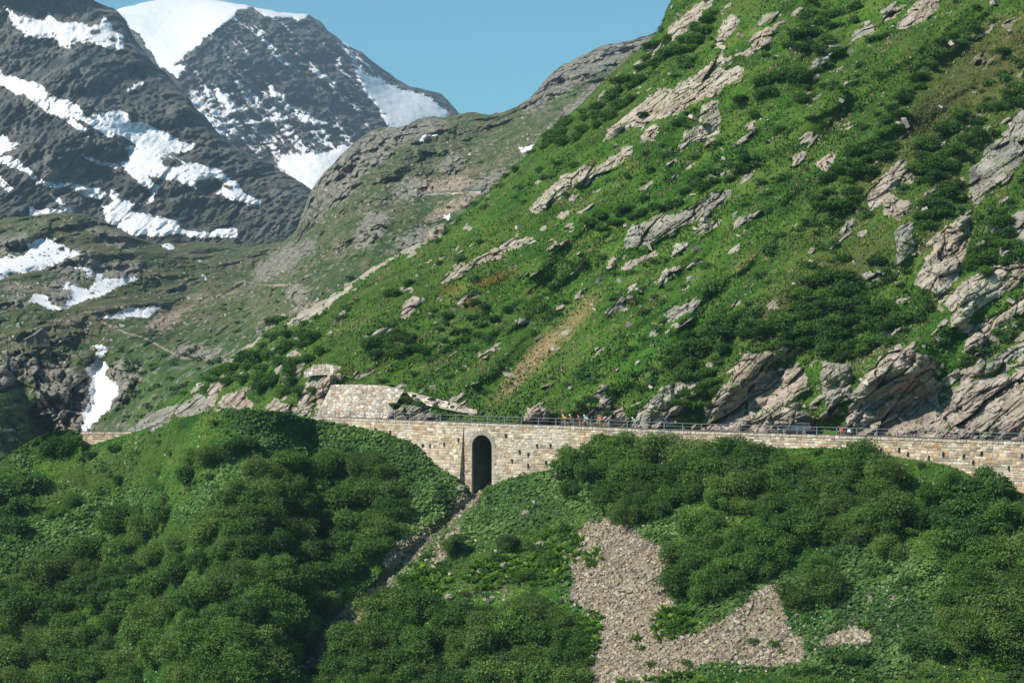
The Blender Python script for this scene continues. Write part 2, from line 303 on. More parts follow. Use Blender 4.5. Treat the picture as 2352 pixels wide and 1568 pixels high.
# upper slope ----------------------------------------------------------------
T2 = smooth_curve(8, (270,1010),(290,990),(330,955),(380,925),(430,885),(500,838),(560,797),(600,768),(650,735),(720,700),(790,660),(870,603),(940,568),(1000,535),(1060,490),(1110,450),(1160,403),(1210,358),(1240,312),(1290,278),(1340,232),(1400,172),(1450,128),(1500,85),(1520,55),(1530,20),(1560,-30),(1700,-130),(2100,-250),(2700,-290))
C2 = smooth_curve(12, (270,1000),(300,965),(390,920),(450,905),(510,880),(600,868),(660,840),(700,835),(770,860),(930,895),(1095,940),(1200,952),(1300,948),(1380,930),(1430,932),(1470,915),(1530,880),(1600,890),(1650,870),(1700,812),(1760,800),(1800,795),(1850,830),(1900,845),(1960,850),(2030,810),(2080,800),(2150,830),(2250,860),(2352,830),(2700,800))
OUT2 = [ # exposed rock of the upper slope: (polygon, label)
([(1461,150),(1500,108),(1548,58),(1603,7),(1644,-20),(1630,20),(1599,48),(1568,72),(1548,90),(1500,132),(1470,152)],'long pale rock slab on the skyline ridge just right of the blue sky'),
([(1644,79),(1661,51),(1685,34),(1698,44),(1678,75),(1661,92),(1640,113)],'small pale slab of rock near the top edge, left of the knobbly outcrop'),
([(1729,72),(1753,31),(1787,20),(1794,34),(1767,48),(1740,62)],'small grey rock near the top edge with a bush below it'),
([(1719,99),(1733,79),(1760,65),(1784,62),(1780,79),(1767,106),(1736,126),(1729,109)],'knobbly rock outcrop above the big pale slab on the upper slope'),
([(1548,202),(1568,191),(1603,168),(1627,144),(1664,116),(1668,137),(1661,154),(1671,164),(1705,150),(1705,178),(1661,198),(1644,219),(1627,222),(1582,239),(1548,262),(1509,276),(1464,289),(1427,303),(1389,325),(1392,301),(1430,274),(1457,246),(1515,202)],'biggest pale slab of rock high on the green slope'),
([(1558,328),(1575,298),(1606,280),(1616,239),(1647,229),(1661,274),(1647,308),(1616,325),(1586,328),(1562,352)],'pale rock outcrop directly below the biggest slab, divided by green strips'),
([(1852,157),(1876,130),(1904,99),(1941,106),(1911,127),(1890,147),(1859,161)],'small streaked rock beside a dark bush high on the right slope'),
([(1952,99),(1962,72),(2003,62),(1999,82),(1965,92)],'small grey rock below the top edge on the right slope'),
([(2061,68),(2071,44),(2095,20),(2112,-14),(2157,-12),(2160,20),(2129,38),(2102,55),(2075,68)],'grey cracked outcrop cut by the top edge of the picture'),
([(2023,55),(2027,38),(2040,20),(2081,7),(2075,24),(2054,38)],'small rounded rock left of the cracked outcrop at the top edge'),
([(1873,376),(1890,359),(1914,349),(1911,397),(1890,390)],'lone pinkish grey rock with a dark bush on its right side'),
([(1993,489),(1996,448),(2027,404),(2071,366),(2102,380),(2092,414),(2061,427),(2047,445),(2095,462),(2081,479),(2068,510),(2054,499),(2030,496),(2027,465),(2006,479)],'dark grey crag capped by brown heather on the right slope'),
([(1931,536),(1945,506),(1962,489),(1958,513),(1948,540)],'narrow grey rib of rock left of the heather capped crag'),
([(2222,417),(2229,397),(2249,373),(2259,328),(2300,318),(2311,304),(2328,267),(2352,250),(2430,240),(2430,330),(2352,359),(2311,424),(2283,424),(2252,441),(2242,458),(2225,445)],'big overhanging grey crag at the right edge of the picture'),
([(1430,568),(1455,515),(1500,500),(1560,490),(1600,470),(1640,440),(1688,436),(1680,455),(1640,480),(1600,510),(1545,530),(1470,565)],'long grey slab of rock in the middle of the green slope under dark shrubs'),
([(1597,545),(1616,513),(1654,504),(1647,523)],'small rock just below the long grey slab mid slope'),
([(1500,652),(1530,620),(1570,606),(1560,625),(1530,645)],'pale wedge of rock in the grass below the mid slope slab'),
([(1520,732),(1540,703),(1600,690),(1620,685),(1590,710),(1550,735)],'grey rock with a shaded side in the lower middle of the slope'),
([(1385,722),(1400,705),(1430,698),(1440,712),(1420,716),(1390,727)],'small brown grey rock above the strip of dead grass'),
([(1385,618),(1400,590),(1415,588),(1402,618)],'tiny upright rock left of the row of low stones'),
([(1428,612),(1440,600),(1500,578),(1517,585),(1462,602),(1440,618)],'row of low brown stones in the grass mid slope'),
([(1540,592),(1550,565),(1580,558),(1572,577)],'small grey stone between the low stone row and the pale wedge'),
([(1208,482),(1252,441),(1293,397),(1327,393),(1348,373),(1368,386),(1413,362),(1430,335),(1454,335),(1447,362),(1413,380),(1379,403),(1361,414),(1310,438),(1276,462),(1235,486)],'long ribbed slab of pale rock near the left side of the green slope'),
([(1276,499),(1293,486),(1310,479),(1307,492),(1286,503)],'small white stone under the ribbed slab'),
([(1471,302),(1498,290),(1512,294),(1498,325),(1474,325)],'small rounded pale rock between two slabs on the upper slope'),
([(1013,652),(1030,625),(1080,600),(1120,575),(1160,560),(1222,543),(1228,555),(1160,582),(1110,605),(1060,635)],'thin band of pale rock on the left half of the slope'),
([(918,732),(930,700),(950,680),(972,688),(945,727)],'small pinkish rock face on the lower left of the slope'),
([(1180,745),(1190,730),(1208,728),(1222,740),(1200,748)],'lone dark grey rock in the grass above the road viaduct'),
([(746,702),(790,663),(840,625),(880,600),(960,558),(1003,533),(1002,541),(950,572),(900,596),(860,622),(838,646),(826,640),(795,672),(752,704)],'line of pale stones along the left skyline of the green slope'),
([(500,838),(560,795),(600,768),(604,774),(562,805),(515,834)],'lower line of pale stones along the left skyline'),
([(650,745),(720,702),(782,664),(780,680),(705,736),(670,750)],'white stones on the skyline beside the round bush'),
([(650,880),(660,808),(670,808),(701,838),(684,866)],'pointed brown rock behind the shrubs left of the stone walls'),
([(684,931),(705,872),(752,856),(783,858),(769,880),(745,890),(725,920),(711,952),(690,952)],'smooth pale rock face under the small masonry patch'),
([(720,962),(736,890),(757,886),(752,960)],'strip of smooth pale rock left of the rubble wall'),
([(282,996),(308,975),(342,948),(383,936),(388,965),(359,984),(339,1000)],'leaning grey rock at the left end of the roadside cutting'),
([(398,958),(404,931),(427,925),(455,901),(474,920),(488,940),(445,955)],'grey rock in the roadside cutting, second from the left end'),
([(473,922),(477,897),(506,874),(512,897),(491,930)],'upright pointed boulder in the roadside cutting above the bulge'),
([(492,940),(513,908),(547,901),(583,888),(566,914),(583,940)],'broad brown rock in the roadside cutting right of the pointed boulder'),
([(603,940),(633,908),(645,922),(684,934),(684,950),(610,950)],'low brown rocks at the road below the shrubs left of the walls'),
([(886,972),(893,938),(965,928),(1008,951),(1000,975)],'grey rock under the rubble wall behind the railing'),
([(1200,970),(1215,938),(1235,933),(1264,948),(1264,975)],'low brown rocks behind the railing above the arch'),
([(1335,975),(1345,950),(1368,929),(1427,929),(1437,958),(1430,985),(1361,985)],'earthy brown rock face behind the group of cyclists'),
([(1457,992),(1464,941),(1491,922),(1522,888),(1560,878),(1592,868),(1602,900),(1562,960),(1548,996)],'pale grey cliff behind the lone cyclist'),
([(1610,1002),(1620,938),(1661,886),(1685,845),(1709,812),(1753,815),(1767,801),(1794,790),(1834,800),(1805,828),(1757,848),(1801,855),(1832,838),(1848,859),(1854,886),(1834,903),(1830,938),(1875,965),(1875,1004)],'broken tan cliff directly behind the dark estate car'),
([(1888,835),(1954,835),(1950,886),(1926,927),(1919,962),(1904,972),(1893,927)],'slender pillar of grey rock between two cliffs right of the car'),
([(1939,1006),(1952,927),(1972,886),(1999,845),(2034,806),(2061,790),(2095,811),(2133,814),(2140,832),(2153,828),(2138,859),(2174,884),(2155,900),(2162,948),(2181,893),(2232,882),(2266,872),(2317,865),(2352,841),(2480,830),(2480,1030),(2200,1016)],'large pinkish grey cliff behind the motorcyclist'),
([(2061,579),(2054,537),(2068,514),(2095,514),(2104,561),(2081,592),(2068,630)],'shaded grey crag beside a dark cleft on the right slope'),
([(2092,661),(2109,626),(2150,558),(2174,527),(2198,500),(2228,480),(2222,558),(2200,630),(2183,664),(2160,697),(2150,667),(2126,661),(2102,657)],'tall pale slanting rock face with a white streak on the right slope'),
([(2164,695),(2198,663),(2232,632),(2266,625),(2300,609),(2352,583),(2430,575),(2430,640),(2352,630),(2300,667),(2283,688),(2253,709),(2215,736),(2177,752),(2187,715)],'yellowish lichen covered slab at the right edge'),
([(2211,810),(2229,777),(2266,736),(2311,707),(2352,683),(2420,680),(2420,700),(2352,720),(2300,740),(2273,777),(2253,796)],'grey slanting slab below the lichen covered one'),
([(2233,861),(2253,832),(2300,806),(2352,780),(2430,770),(2430,810),(2352,813),(2300,837),(2259,861)],'dark striped slab just above the large cliff at the right edge'),
([(2262,519),(2300,500),(2352,478),(2430,466),(2430,600),(2352,577),(2310,602),(2290,560),(2270,545)],'cluster of grey rocks at the right edge under the overhanging crag'),
([(1982,642),(1993,623),(2017,618),(2025,644)],'small grey boulder beside a dark shrub on the right slope'),
([(2270,700),(2285,660),(2310,640),(2352,640),(2352,660),(2310,672)],'thin rock rib between two slabs at the right edge'),
]
m_rock2 = rast([p for p, l in OUT2], 3)
m_rock2s = rast([p for p, l in OUT2], 7)
CUT = [(1600,1010),(1650,850),(1700,790),(1850,790),(1960,840),(2040,790),(2150,820),(2450,800),(2450,1030)]
m_tan = np.clip(rast([[(1095,955),(1120,930),(1150,880),(1180,850),(1230,790),(1260,760),(1300,735),(1345,690),(1395,640),(1365,690),(1320,750),(1270,800),(1215,860),(1180,900),(1130,955)]], 9)*.85+rast([[(1150,900),(1300,730),(1400,600),(1450,640),(1300,800),(1200,880)]], 14)*.35, 0, 1)
m_heath2 = rast([[(2060,300),(2150,180),(2250,80),(2352,20),(2450,0),(2450,120),(2352,200),(2250,260),(2130,330)], [(1700,740),(1900,600),(2000,540),(2050,560),(1900,700),(1780,760)], [(1330,235),(1450,130),(1440,170),(1350,240)], [(1900,480),(2010,380),(2100,340),(2140,360),(2060,380),(1960,490)]], 12)
m_red = rast([[(1085,655),(1110,640),(1150,630),(1200,620),(1190,632),(1140,650),(1095,665)], [(1062,690),(1080,680),(1092,684),(1092,710),(1066,708)], [(1005,668),(1040,655),(1075,652),(1050,668)]], 4)
m_dk2 = rast([[(1690,560),(1850,430),(2000,330),(2120,240),(2180,250),(2000,420),(1900,540),(1800,600),(1730,680)], [(1330,430),(1500,330),(1580,380),(1450,500),(1330,540)]], 18)
K2 = .80; m_wz = rast([[(690,965),(740,868),(960,872),(1115,930),(1115,962)]], 10)
def rx_up(px, py):      # small ledges breaking through the turf
    a, b = px*.82-py*.57, px*.57+py*.82
    n = fbm(a/48, b/19, o=4, seed=151)
    bias = .17*np.clip((px-1950)/150, 0, 1)*np.clip((py-380)/80, 0, 1)+.30*np.clip((px-1600)/60, 0, 1)*np.clip((py-800)/60, 0, 1)+.10*(py < 330)*(px > 1380)
    return np.clip((n+bias-.72)*5, 0, 1)*(py > T2(px)+3)*(1-np.clip(samp(m_tan, px, py), 0, 1)*.6)*(px > 330)
def d_up(px, py, fine=True):
    yw, pt, c = YW(px), PT(px), C2(px)
    yf = yw+8.0; yc = yf+np.clip((pt-c)/16, 0, 30)*.42
    zc = (784-c)/F*yc
    Yp = (K2*yc-zc)/(K2+(py-784)/F)
    t = np.clip((pt+4-py)/np.maximum(pt+4-c, 6), 0, 1)
    Yl = yf+(yc-yf)*t**.8
    Y = np.where(py < c, Yp, Yl)
    up = np.clip((pt-py)/50, 0, 1)
    edge = np.clip(py-T2(px), 0, None)
    Y = Y+28*np.exp(-edge/24)+26*np.exp(-edge/110)*up
    X, Z = (px-1176)/F*Y, (784-py)/F*Y
    # ribs and hollows run down to the left
    a = X*.80+Z*.60; b = -X*.60+Z*.80
    Y = Y+up*(1-samp(m_wz, px, py))*(4.6*fbm(a/46, b/13, o=3, seed=41)+2.1*fbm(a/12, b/4.2, o=3, seed=44))
    rs = samp(m_rock2s, px, py); r = samp(m_rock2, px, py)
    Y = Y-1.7*rs*up-.9*r
    rr_ = rx_up(px, py); Y = Y-.45*rr_; r = np.maximum(r, rr_*.5)
    m = r > .02
    if m.any():
        d = np.zeros_like(Y); xa, za, ya = a[m], b[m], Y[m]
        wx = .8*vn(xa/3, za/3, seed=2)
        h1, e1 = facets(xa/6.5+wx*.3, za/2.4+wx*.3, ya/9, 50); h2, e2 = facets(xa/2.6+wx, za/1.0, ya/4, 60)
        d[m] = 1.6*h1+.5*h2+.28*ridged(xa/1.6, za/.5, o=3, seed=5)-.55*np.clip(1-e1*9, 0, 1)*-1-.3*np.clip(1-e2*8, 0, 1)*-1
        Y = Y+d*np.clip(r*1.3, 0, 1)
    cut = np.clip((px-1600)/40, 0, 1)*np.clip((py-c)/15, 0, 1)
    Y = Y+cut*1.2*fbm(X/7, Z/4, o=3, seed=71)
    if fine: Y = Y+up*(1-r)*.16*fbm(X/1.1, Z/.8, o=3, seed=48)
    return Y

# far valley and ridge -------------------------------------------------------
T3 = smooth_curve(6, (-320,520),(-60,505),(0,503),(60,496),(120,489),(170,487),(205,494),(235,508),(270,522),(310,545),(340,556),(380,560),(430,553),(500,556),(560,562),(620,560),(660,546),(680,530),(695,490),(710,450),(718,432),(742,398),(768,372),(790,350),(812,328),(834,312),(852,298),(880,290),(915,294),(935,286),(960,274),(992,267),(1020,272),(1045,265),(1070,262),(1095,259),(1120,262),(1150,261),(1190,245),(1215,228),(1240,198),(1262,175),(1290,152),(1330,130),(1380,108),(1420,99),(1455,92),(1490,82),(1530,60),(1600,20),(1800,-60))
dep3 = tps([(95,775,820),(0,700,900),(0,505,1500),(140,490,1500),(300,545,1450),(480,556,1700),(400,720,1050),(560,640,1300),(660,550,1700),(200,620,1180),(100,850,768),(100,1000,700),(0,1060,600),(228,900,742),(215,985,668),(300,900,690),(350,800,790),(300,762,880),(600,780,640),(450,900,570),(400,960,520),(700,650,830),(720,432,1500),(760,550,1080),(860,300,1550),(1000,450,1080),(1150,262,1600),(1120,440,960),(1300,200,1450),(1490,85,1700),(1250,330,1050),(900,560,850),(1200,500,780),(1500,300,950),(-300,505,1500),(-300,700,900),(-300,1100,560),(1800,0,1700),(1800,400,850),(800,900,480),(1500,800,600),(300,1100,520)])
CLIFF3 = [(('grey'), [(-20,840),(40,820),(110,830),(190,860),(215,880),(205,960),(180,985),(120,980),(110,930),(150,875),(60,870),(-20,900)]), ('grey', [(80,880),(200,880),(212,900),(208,1000),(130,1000),(85,940)]), ('grey', [(240,850),(262,830),(300,828),(325,840),(318,880),(290,920),(262,930),(255,900),(262,880)]),
 ('g', [(690,520),(712,440),(745,400),(790,352),(840,312),(905,312),(900,345),(870,380),(820,410),(800,450),(760,480),(720,510)]), ('g', [(850,300),(930,290),(990,270),(1030,280),(1010,300),(960,318),(900,330),(850,322)]), ('g',[(1200,240),(1290,150),(1380,105),(1490,82),(1500,100),(1420,140),(1330,190),(1260,230),(1210,262)]),
 ('g',[(1230,330),(1260,290),(1350,210),(1440,150),(1400,200),(1340,260),(1280,310),(1240,345)]), ('g',[(900,440),(940,410),(990,412),(1005,440),(960,452),(900,455)]), ('g',[(575,640),(600,600),(650,570),(700,550),(730,560),(690,600),(640,625),(600,650)]), ('g',[(1080,440),(1095,410),(1150,390),(1165,420),(1130,445)]),
 ('g',[(1010,380),(1035,355),(1070,360),(1060,395),(1030,400)]), ('g',[(810,560),(840,500),(870,480),(900,500),(880,540),(840,570)]), ('g',[(900,575),(930,540),(980,520),(1010,535),(980,560),(930,580)]), ('g',[(395,805),(420,790),(500,800),(515,815),(450,820)]),
 ('g',[(100,600),(160,570),(200,580),(240,610),(200,640),(150,640)]), ('g',[(110,650),(165,640),(185,670),(160,700),(120,690),(100,670)]), ('g',[(230,620),(270,600),(325,605),(320,630),(280,645),(235,645)]), ('g',[(0,560),(40,540),(70,548),(60,575),(0,585)]), ('g',[(200,520),(260,530),(320,555),(310,575),(250,560)]), ('g',[(20,680),(60,675),(70,700),(20,700)]),
 ('g',[(660,690),(672,655),(700,660),(695,700)])]
m_rock3 = rast([p for n, p in CLIFF3], 3)
m_scree3 = rast([[(330,745),(420,700),(540,655),(575,665),(470,700),(400,735),(330,760)], [(300,755),(380,720),(430,735),(370,765)], [(620,640),(760,590),(800,575),(700,630),(640,655)], [(0,650),(60,645),(150,650),(100,670),(0,672)], [(450,590),(560,600),(600,620),(540,615)], [(1010,470),(1100,445),(1080,480),(960,520),(870,600),(900,560)],
  [(950,420),(1090,395),(1080,440),(960,450)], [(560,790),(700,690),(760,690),(640,770)]], 5)
m_gorge = np.exp(-(dist_line(GPX, GPY, [(235,790),(222,830),(225,880),(232,930),(200,1000),(180,1060)])/22)**2)
m_path3 = np.exp(-(dist_line(GPX, GPY, [(225,735),(290,765),(330,775),(385,805),(420,822),(500,828)])/3.0)**2)+np.exp(-(dist_line(GPX, GPY, [(540,650),(560,645),(600,655),(690,655)])/2.5)**2)*.7
m_green3 = rast([[(240,830),(300,770),(400,800),(560,800),(560,900),(420,1000),(200,1010),(300,900)], [(0,880),(110,870),(110,960),(160,1000),(0,1080),(-60,900)], [(560,760),(800,620),(1000,560),(1100,460),(1000,490),(800,600),(600,700),(430,770)]], 14)
SNOW3 = [
 ([(0,230),(170,210),(195,190),(180,150),(280,105),(430,130),(450,155),(550,180),(480,230),(400,260),(340,290),(200,325),(60,320),(40,350),(0,380),(-60,400),(-60,240)],'broad snow patch at the left edge among the green knolls'),
 ([(200,505),(235,480),(310,480),(350,530),(430,545),(460,510),(480,450),(410,430),(450,395),(540,405),(590,440),(620,400),(650,325),(700,325),(690,370),(800,360),(940,342),(840,410),(650,490),(500,550),(430,565),(320,560),(230,530)],'curved snow patch wrapped round grey rocks above the hut'),
 ([(490,295),(540,280),(610,300),(600,340),(575,345),(560,310),(500,310)],'small hook of snow above the curved snow patch'),
 ([(680,622),(830,572),(1090,548),(1080,575),(1010,620),(820,632)],'long flat snow patch beside the footpath'),
 ([(575,962),(640,945),(665,912),(705,912),(728,940),(715,1000),(745,1040),(785,1080),(780,1140),(745,1165),(755,1215),(690,1275),(610,1335),(575,1395),(543,1390),(545,1330),(580,1330),(540,1270),(590,1230),(612,1150),(602,1060)],'tall tongue of snow filling the gorge below the waterfall'),
 ([(620,812),(650,803),(682,812),(672,830),(640,830)],'tiny snow remnant at the top of the gorge'),
 ([(1065,112),(1150,135),(1165,165),(1115,168)],'small snow patch at the edge of the rounded knoll')]
SNOW3 = [([(x*.342, 517+y*.342-2) for x, y in p], l) for p, l in SNOW3]
m_sn3 = blur(rast([p for p, l in SNOW3], 2), 2)
def d_far(px, py, fine=True):
    Y = dep3(px, py)
    s0 = Y/1000; s = s0*(1-.93*samp(m_sn3, px, py))
    Y = Y*(1+.003*samp(m_gorge, px, py))
    edge = np.clip(py-T3(px), 0, None)
    Y = Y*(1+.06*np.exp(-edge/10))
    X, Z = (px-1176)/F*Y, (784-py)/F*Y
    u, v = px/46, py/34
    Y = Y+1.5*s*(34*fbm(X/70, Z/32, Y/900, o=3, seed=81)+17*fbm(X/15, Z/15, Y/400, o=4, seed=84))
    kn = np.clip(fbm(X/38, Z/18, Y/700, o=4, seed=99)*2.6-.1, 0, 1)*(1-.75*samp(m_green3, px, py))   # knolly ground
    r = np.clip(samp(m_rock3, px, py)+.7*kn, 0, 1)
    h1, e1 = facets(X/(8.5*s0), Z/(8*s0), Y/400, 90); h2, e2 = facets(X/(3.3*s0), Z/(2.9*s0), Y/160, 95)
    Y = Y+1.5*s*r*(11*h1+7*h2+6*ridged(X/(6*s0), Z/(14*s0), o=3, seed=97)+4*np.clip(1-e1*8, 0, 1)+2.5*np.clip(1-e2*7, 0, 1))-s*14*samp(m_rock3, px, py)
    Y = Y+s*(1-r)*(2.6*h1+4.0*fbm(X/4.5, Z/3, Y/200, o=3, seed=88))
    return Y

# dark mountain on the left ---------------------------------------------------
T5 = smooth_curve(5, (-320,-170),(-60,-110),(0,-75),(120,-45),(190,-12),(216,2),(240,15),(258,20),(276,32),(290,52),(304,78),(318,102),(335,122),(350,145),(372,160),(392,182),(410,200),(432,222),(450,250),(475,272),(490,292),(512,312),(540,335),(575,352),(600,366),(640,388),(680,412),(700,424),(722,440),(740,462),(760,500),(860,560))
dep5 = tps([(-300,-150,2900),(-300,300,2400),(-300,560,1900),(0,-60,2850),(0,200,2500),(0,350,2250),(0,500,1950),(215,0,2800),(200,150,2500),(120,60,2720),(200,260,2330),(300,100,2700),(300,300,2350),(300,420,2150),(300,580,1850),(450,250,2500),(450,400,2200),(560,350,2400),(600,450,2150),(600,580,1850),(720,440,2250),(700,560,1950),(860,560,2200),(860,640,1900)])
SNOW5 = [
([(30,40),(90,80),(230,130),(300,130),(340,85),(380,140),(500,160),(600,180),(660,160),(700,100),(740,150),(770,230),(820,250),(810,330),(720,330),(620,290),(560,290),(470,315),(380,290),(220,220),(170,240),(90,150)],'upper snowfield in the hollow near the top left of the dark mountain'),
([(0,480),(120,530),(220,540),(330,620),(420,680),(530,720),(640,790),(640,745),(830,740),(880,800),(1000,850),(1130,880),(1200,940),(1330,970),(1290,1010),(1170,1020),(1100,1050),(1190,1060),(1300,1100),(1440,1130),(1500,1180),(1600,1240),(1640,1290),(1750,1350),(1690,1400),(1630,1360),(1450,1310),(1500,1270),(1480,1210),(1320,1220),(1310,1270),(1200,1230),(1000,1180),(1080,1260),(1030,1350),(980,1370),(1020,1310),(1000,1260),(900,1200),(780,1080),(860,1070),(830,990),(900,980),(760,900),(760,935),(620,850),(470,760),(610,930),(500,860),(300,750),(150,640),(0,560)],'longest snowfield, sweeping diagonally down the dark mountain'),
([(-60,900),(0,890),(60,930),(130,970),(0,1030),(-60,1040)],'small patch of snow at the left edge above the thin snow band'),
([(-60,1040),(0,1045),(100,1060),(200,1150),(350,1220),(500,1235),(560,1270),(690,1275),(720,1320),(640,1345),(530,1300),(440,1250),(300,1240),(150,1170),(60,1110),(0,1090)],'thin winding band of snow left of the longest snowfield'),
([(0,1180),(90,1260),(60,1290),(0,1250),(-60,1220)],'small wedge of snow at the left edge under the thin band'),
([(540,1040),(650,1060),(790,1100),(770,1130),(620,1085)],'short strip of snow pointing left beside the longest snowfield'),
([(740,1270),(800,1300),(780,1335),(920,1380),(890,1420),(1000,1430),(1190,1480),(1200,1530),(1350,1555),(1500,1535),(1590,1530),(1620,1600),(1550,1600),(1350,1585),(1150,1578),(1000,1590),(850,1560),(730,1490),(700,1405),(770,1350),(735,1310)],'snowfield along the foot of the dark mountain'),
([(190,1390),(280,1420),(430,1410),(470,1390),(510,1420),(420,1445),(200,1470)],'low streak of snow behind the green knoll'),
([(330,1290),(400,1320),(450,1375),(400,1362),(340,1310)],'thin curl of snow above the low streak'),
([(850,610),(950,565),(960,575),(890,608),(855,622)],'tiny dash of snow in the dark rocks right of the long snowfield'),
]
SNOW5 = [([(x*.342, y*.342) for x, y in p], l) for p, l in SNOW5]
ROCKIN5 = [[(x*.342, y*.342) for x, y in p] for p in ([(760,905),(820,900),(905,975),(860,975),(790,930)], [(1085,1060),(1180,1060),(1265,1105),(1180,1125),(1100,1100)], [(1170,1020),(1250,1030),(1290,1075),(1210,1060)], [(600,205),(660,200),(665,235),(610,235)], [(725,265),(760,260),(760,300),(730,290)], [(785,290),(805,285),(800,305)], [(1500,1245),(1570,1250),(1570,1270),(1510,1270)])]
m_snow5 = rast([p for p, l in SNOW5], 3)
m_green5 = rast([[(0,560),(0,400),(120,470),(250,560)], [(300,430),(500,440),(700,540),(700,600),(200,600),(250,500)]], 20)
m_scr5 = rast([[(150,260),(230,320),(270,330),(210,290)], [(340,405),(450,430),(400,420)], [(455,330),(520,360),(600,400),(560,380),(470,310)], [(0,380),(90,430),(180,460),(60,400)], [(150,400),(260,500),(230,480),(120,440)], [(250,360),(330,420),(280,400)]], 4)
m_snow5b = blur(m_snow5, 5); blur_snow5 = lambda px, py: samp(m_snow5b, px, py)*.86
def d_left(px, py, fine=True):
    Y = dep5(px, py)
    edge = np.clip(py-T5(px), 0, None); Y = Y+150*np.exp(-edge/16)
    X, Z = (px-1176)/F*Y, (784-py)/F*Y
    a = X*.83-Z*.56; b = X*.56+Z*.83
    sn = samp(m_snow5, px, py)
    Y = Y+120*fbm(X/150, Z/110, Y/2500, o=4, seed=101)*(1-.4*sn)
    sn = blur_snow5(px, py)
    h1, e1 = facets(X/34, Z/58, Y/900, 110); h2, e2 = facets(X/13, Z/20, Y/300, 115); h3, e3 = facets(X/5.5, Z/8, Y/120, 118)
    Y = Y+(1-.93*sn)*(24*h1+12*h2+9*h3+34*ridged(X/34, Z/80, o=5, seed=120)+6*np.clip(1-e1*8, 0, 1))
    Y = Y+(1-sn)*13*fbm(X/3.2, Z/5, Y/300, o=3, seed=108)
    return Y

# snow peak --------------------------------------------------------------------
T6 = smooth_curve(4, (-320,120),(200,70),(240,44),(275,20),(320,8),(370,-2),(430,-8),(500,0),(545,8),(570,12),(600,20),(640,27),(680,32),(708,33),(722,42),(740,52),(752,70),(770,82),(790,98),(812,114),(830,118),(850,136),(880,158),(905,178),(920,186),(940,198),(965,202),(990,208),(1010,212),(1030,232),(1045,250),(1064,272),(1100,300),(1300,420))
dep6 = tps([(200,60,5000),(275,20,5200),(430,0,5300),(570,15,4900),(710,35,4900),(400,170,4400),(330,90,4800),(480,120,4500),(540,100,4450),(600,180,4250),(500,300,3900),(560,400,3600),(720,434,3300),(780,350,3700),(650,300,3950),(820,120,4750),(900,190,4900),(870,240,4350),(950,260,4500),(1060,270,4900),(760,230,4100),(1200,400,4600),(900,450,3500),(300,300,4000)])
m_rk6 = rast([[(570,15),(625,28),(680,38),(760,64),(800,106),(850,138),(1000,206),(1064,270),(1100,420),(700,460),(560,400),(400,180),(430,150),(470,110),(520,55)]], 4)
SNOW6 = [
([(x*.342, y*.342) for x, y in [(780,70),(780,-300),(2120,-200),(2120,100),(2000,135),(1850,118),(1680,48),(1590,70),(1520,150),(1400,230),(1300,330),(1165,450),(1250,435),(1195,515),(1100,470),(1000,340),(900,200)]],'smooth white snow dome forming the summit of the highest peak'),
([(816,164),(866,178),(900,198),(951,209),(985,222),(1044,274),(1030,300),(934,310),(890,300),(873,246),(845,219)],'bright ice field under the right shoulder of the snow peak'),
([(636,373),(650,352),(701,352),(760,348),(804,332),(815,350),(790,380),(752,397),(725,450),(690,430),(650,393)],'white glacier tongue at the foot of the snow peak'),
([(607,180),(640,212),(665,220),(650,228),(625,225)],'small triangular snow patch in the middle of the peak face'),
([(687,262),(720,268),(755,288),(720,288),(690,278)],'small snow patch on the right half of the peak face'),
([(455,212),(472,250),(500,290),(530,322),(518,328),(480,275),(450,232)],'strip of snow along the left foot of the peak face'),
([(490,195),(520,215),(545,260),(530,265),(500,225)],'broken snow patch on the left half of the peak face'),
]
m_snow6 = rast([p for p, l in SNOW6], 2)
m_mix6 = rast([[(450,190),(560,190),(640,260),(740,300),(810,330),(700,350),(620,340),(520,330),(455,240)], [(700,40),(760,60),(800,110),(790,120),(740,100)], [(640,240),(740,230),(810,300),(780,330)]], 14)
def d_peak(px, py, fine=True):
    Y = dep6(px, py)
    edge = np.clip(py-T6(px), 0, None); Y = Y+200*np.exp(-edge/14)
    X, Z = (px-1176)/F*Y, (784-py)/F*Y
    a = X*.72-Z*.69; b = X*.69+Z*.72           # gullies fall to the lower right
    rk = samp(m_rk6, px, py)*(1-.9*samp(m_snow6, px, py))
    Y = Y+60*fbm(X/500, Z/400, o=2, seed=131)
    Y = Y+rk*(210*ridged(a/330, b/75, o=5, seed=135)+55*facets(X/60, Z/50, Y/1500, 140)[0]+34*facets(a/26, b/12, Y/700, 144)[0]+50*fbm(X/10, Z/9, o=4, seed=137))
    Y = Y+(1-rk)*10*fbm(a/60, b/30, o=3, seed=139)
    return Y

DIAG = (0, math.radians(35), 0)
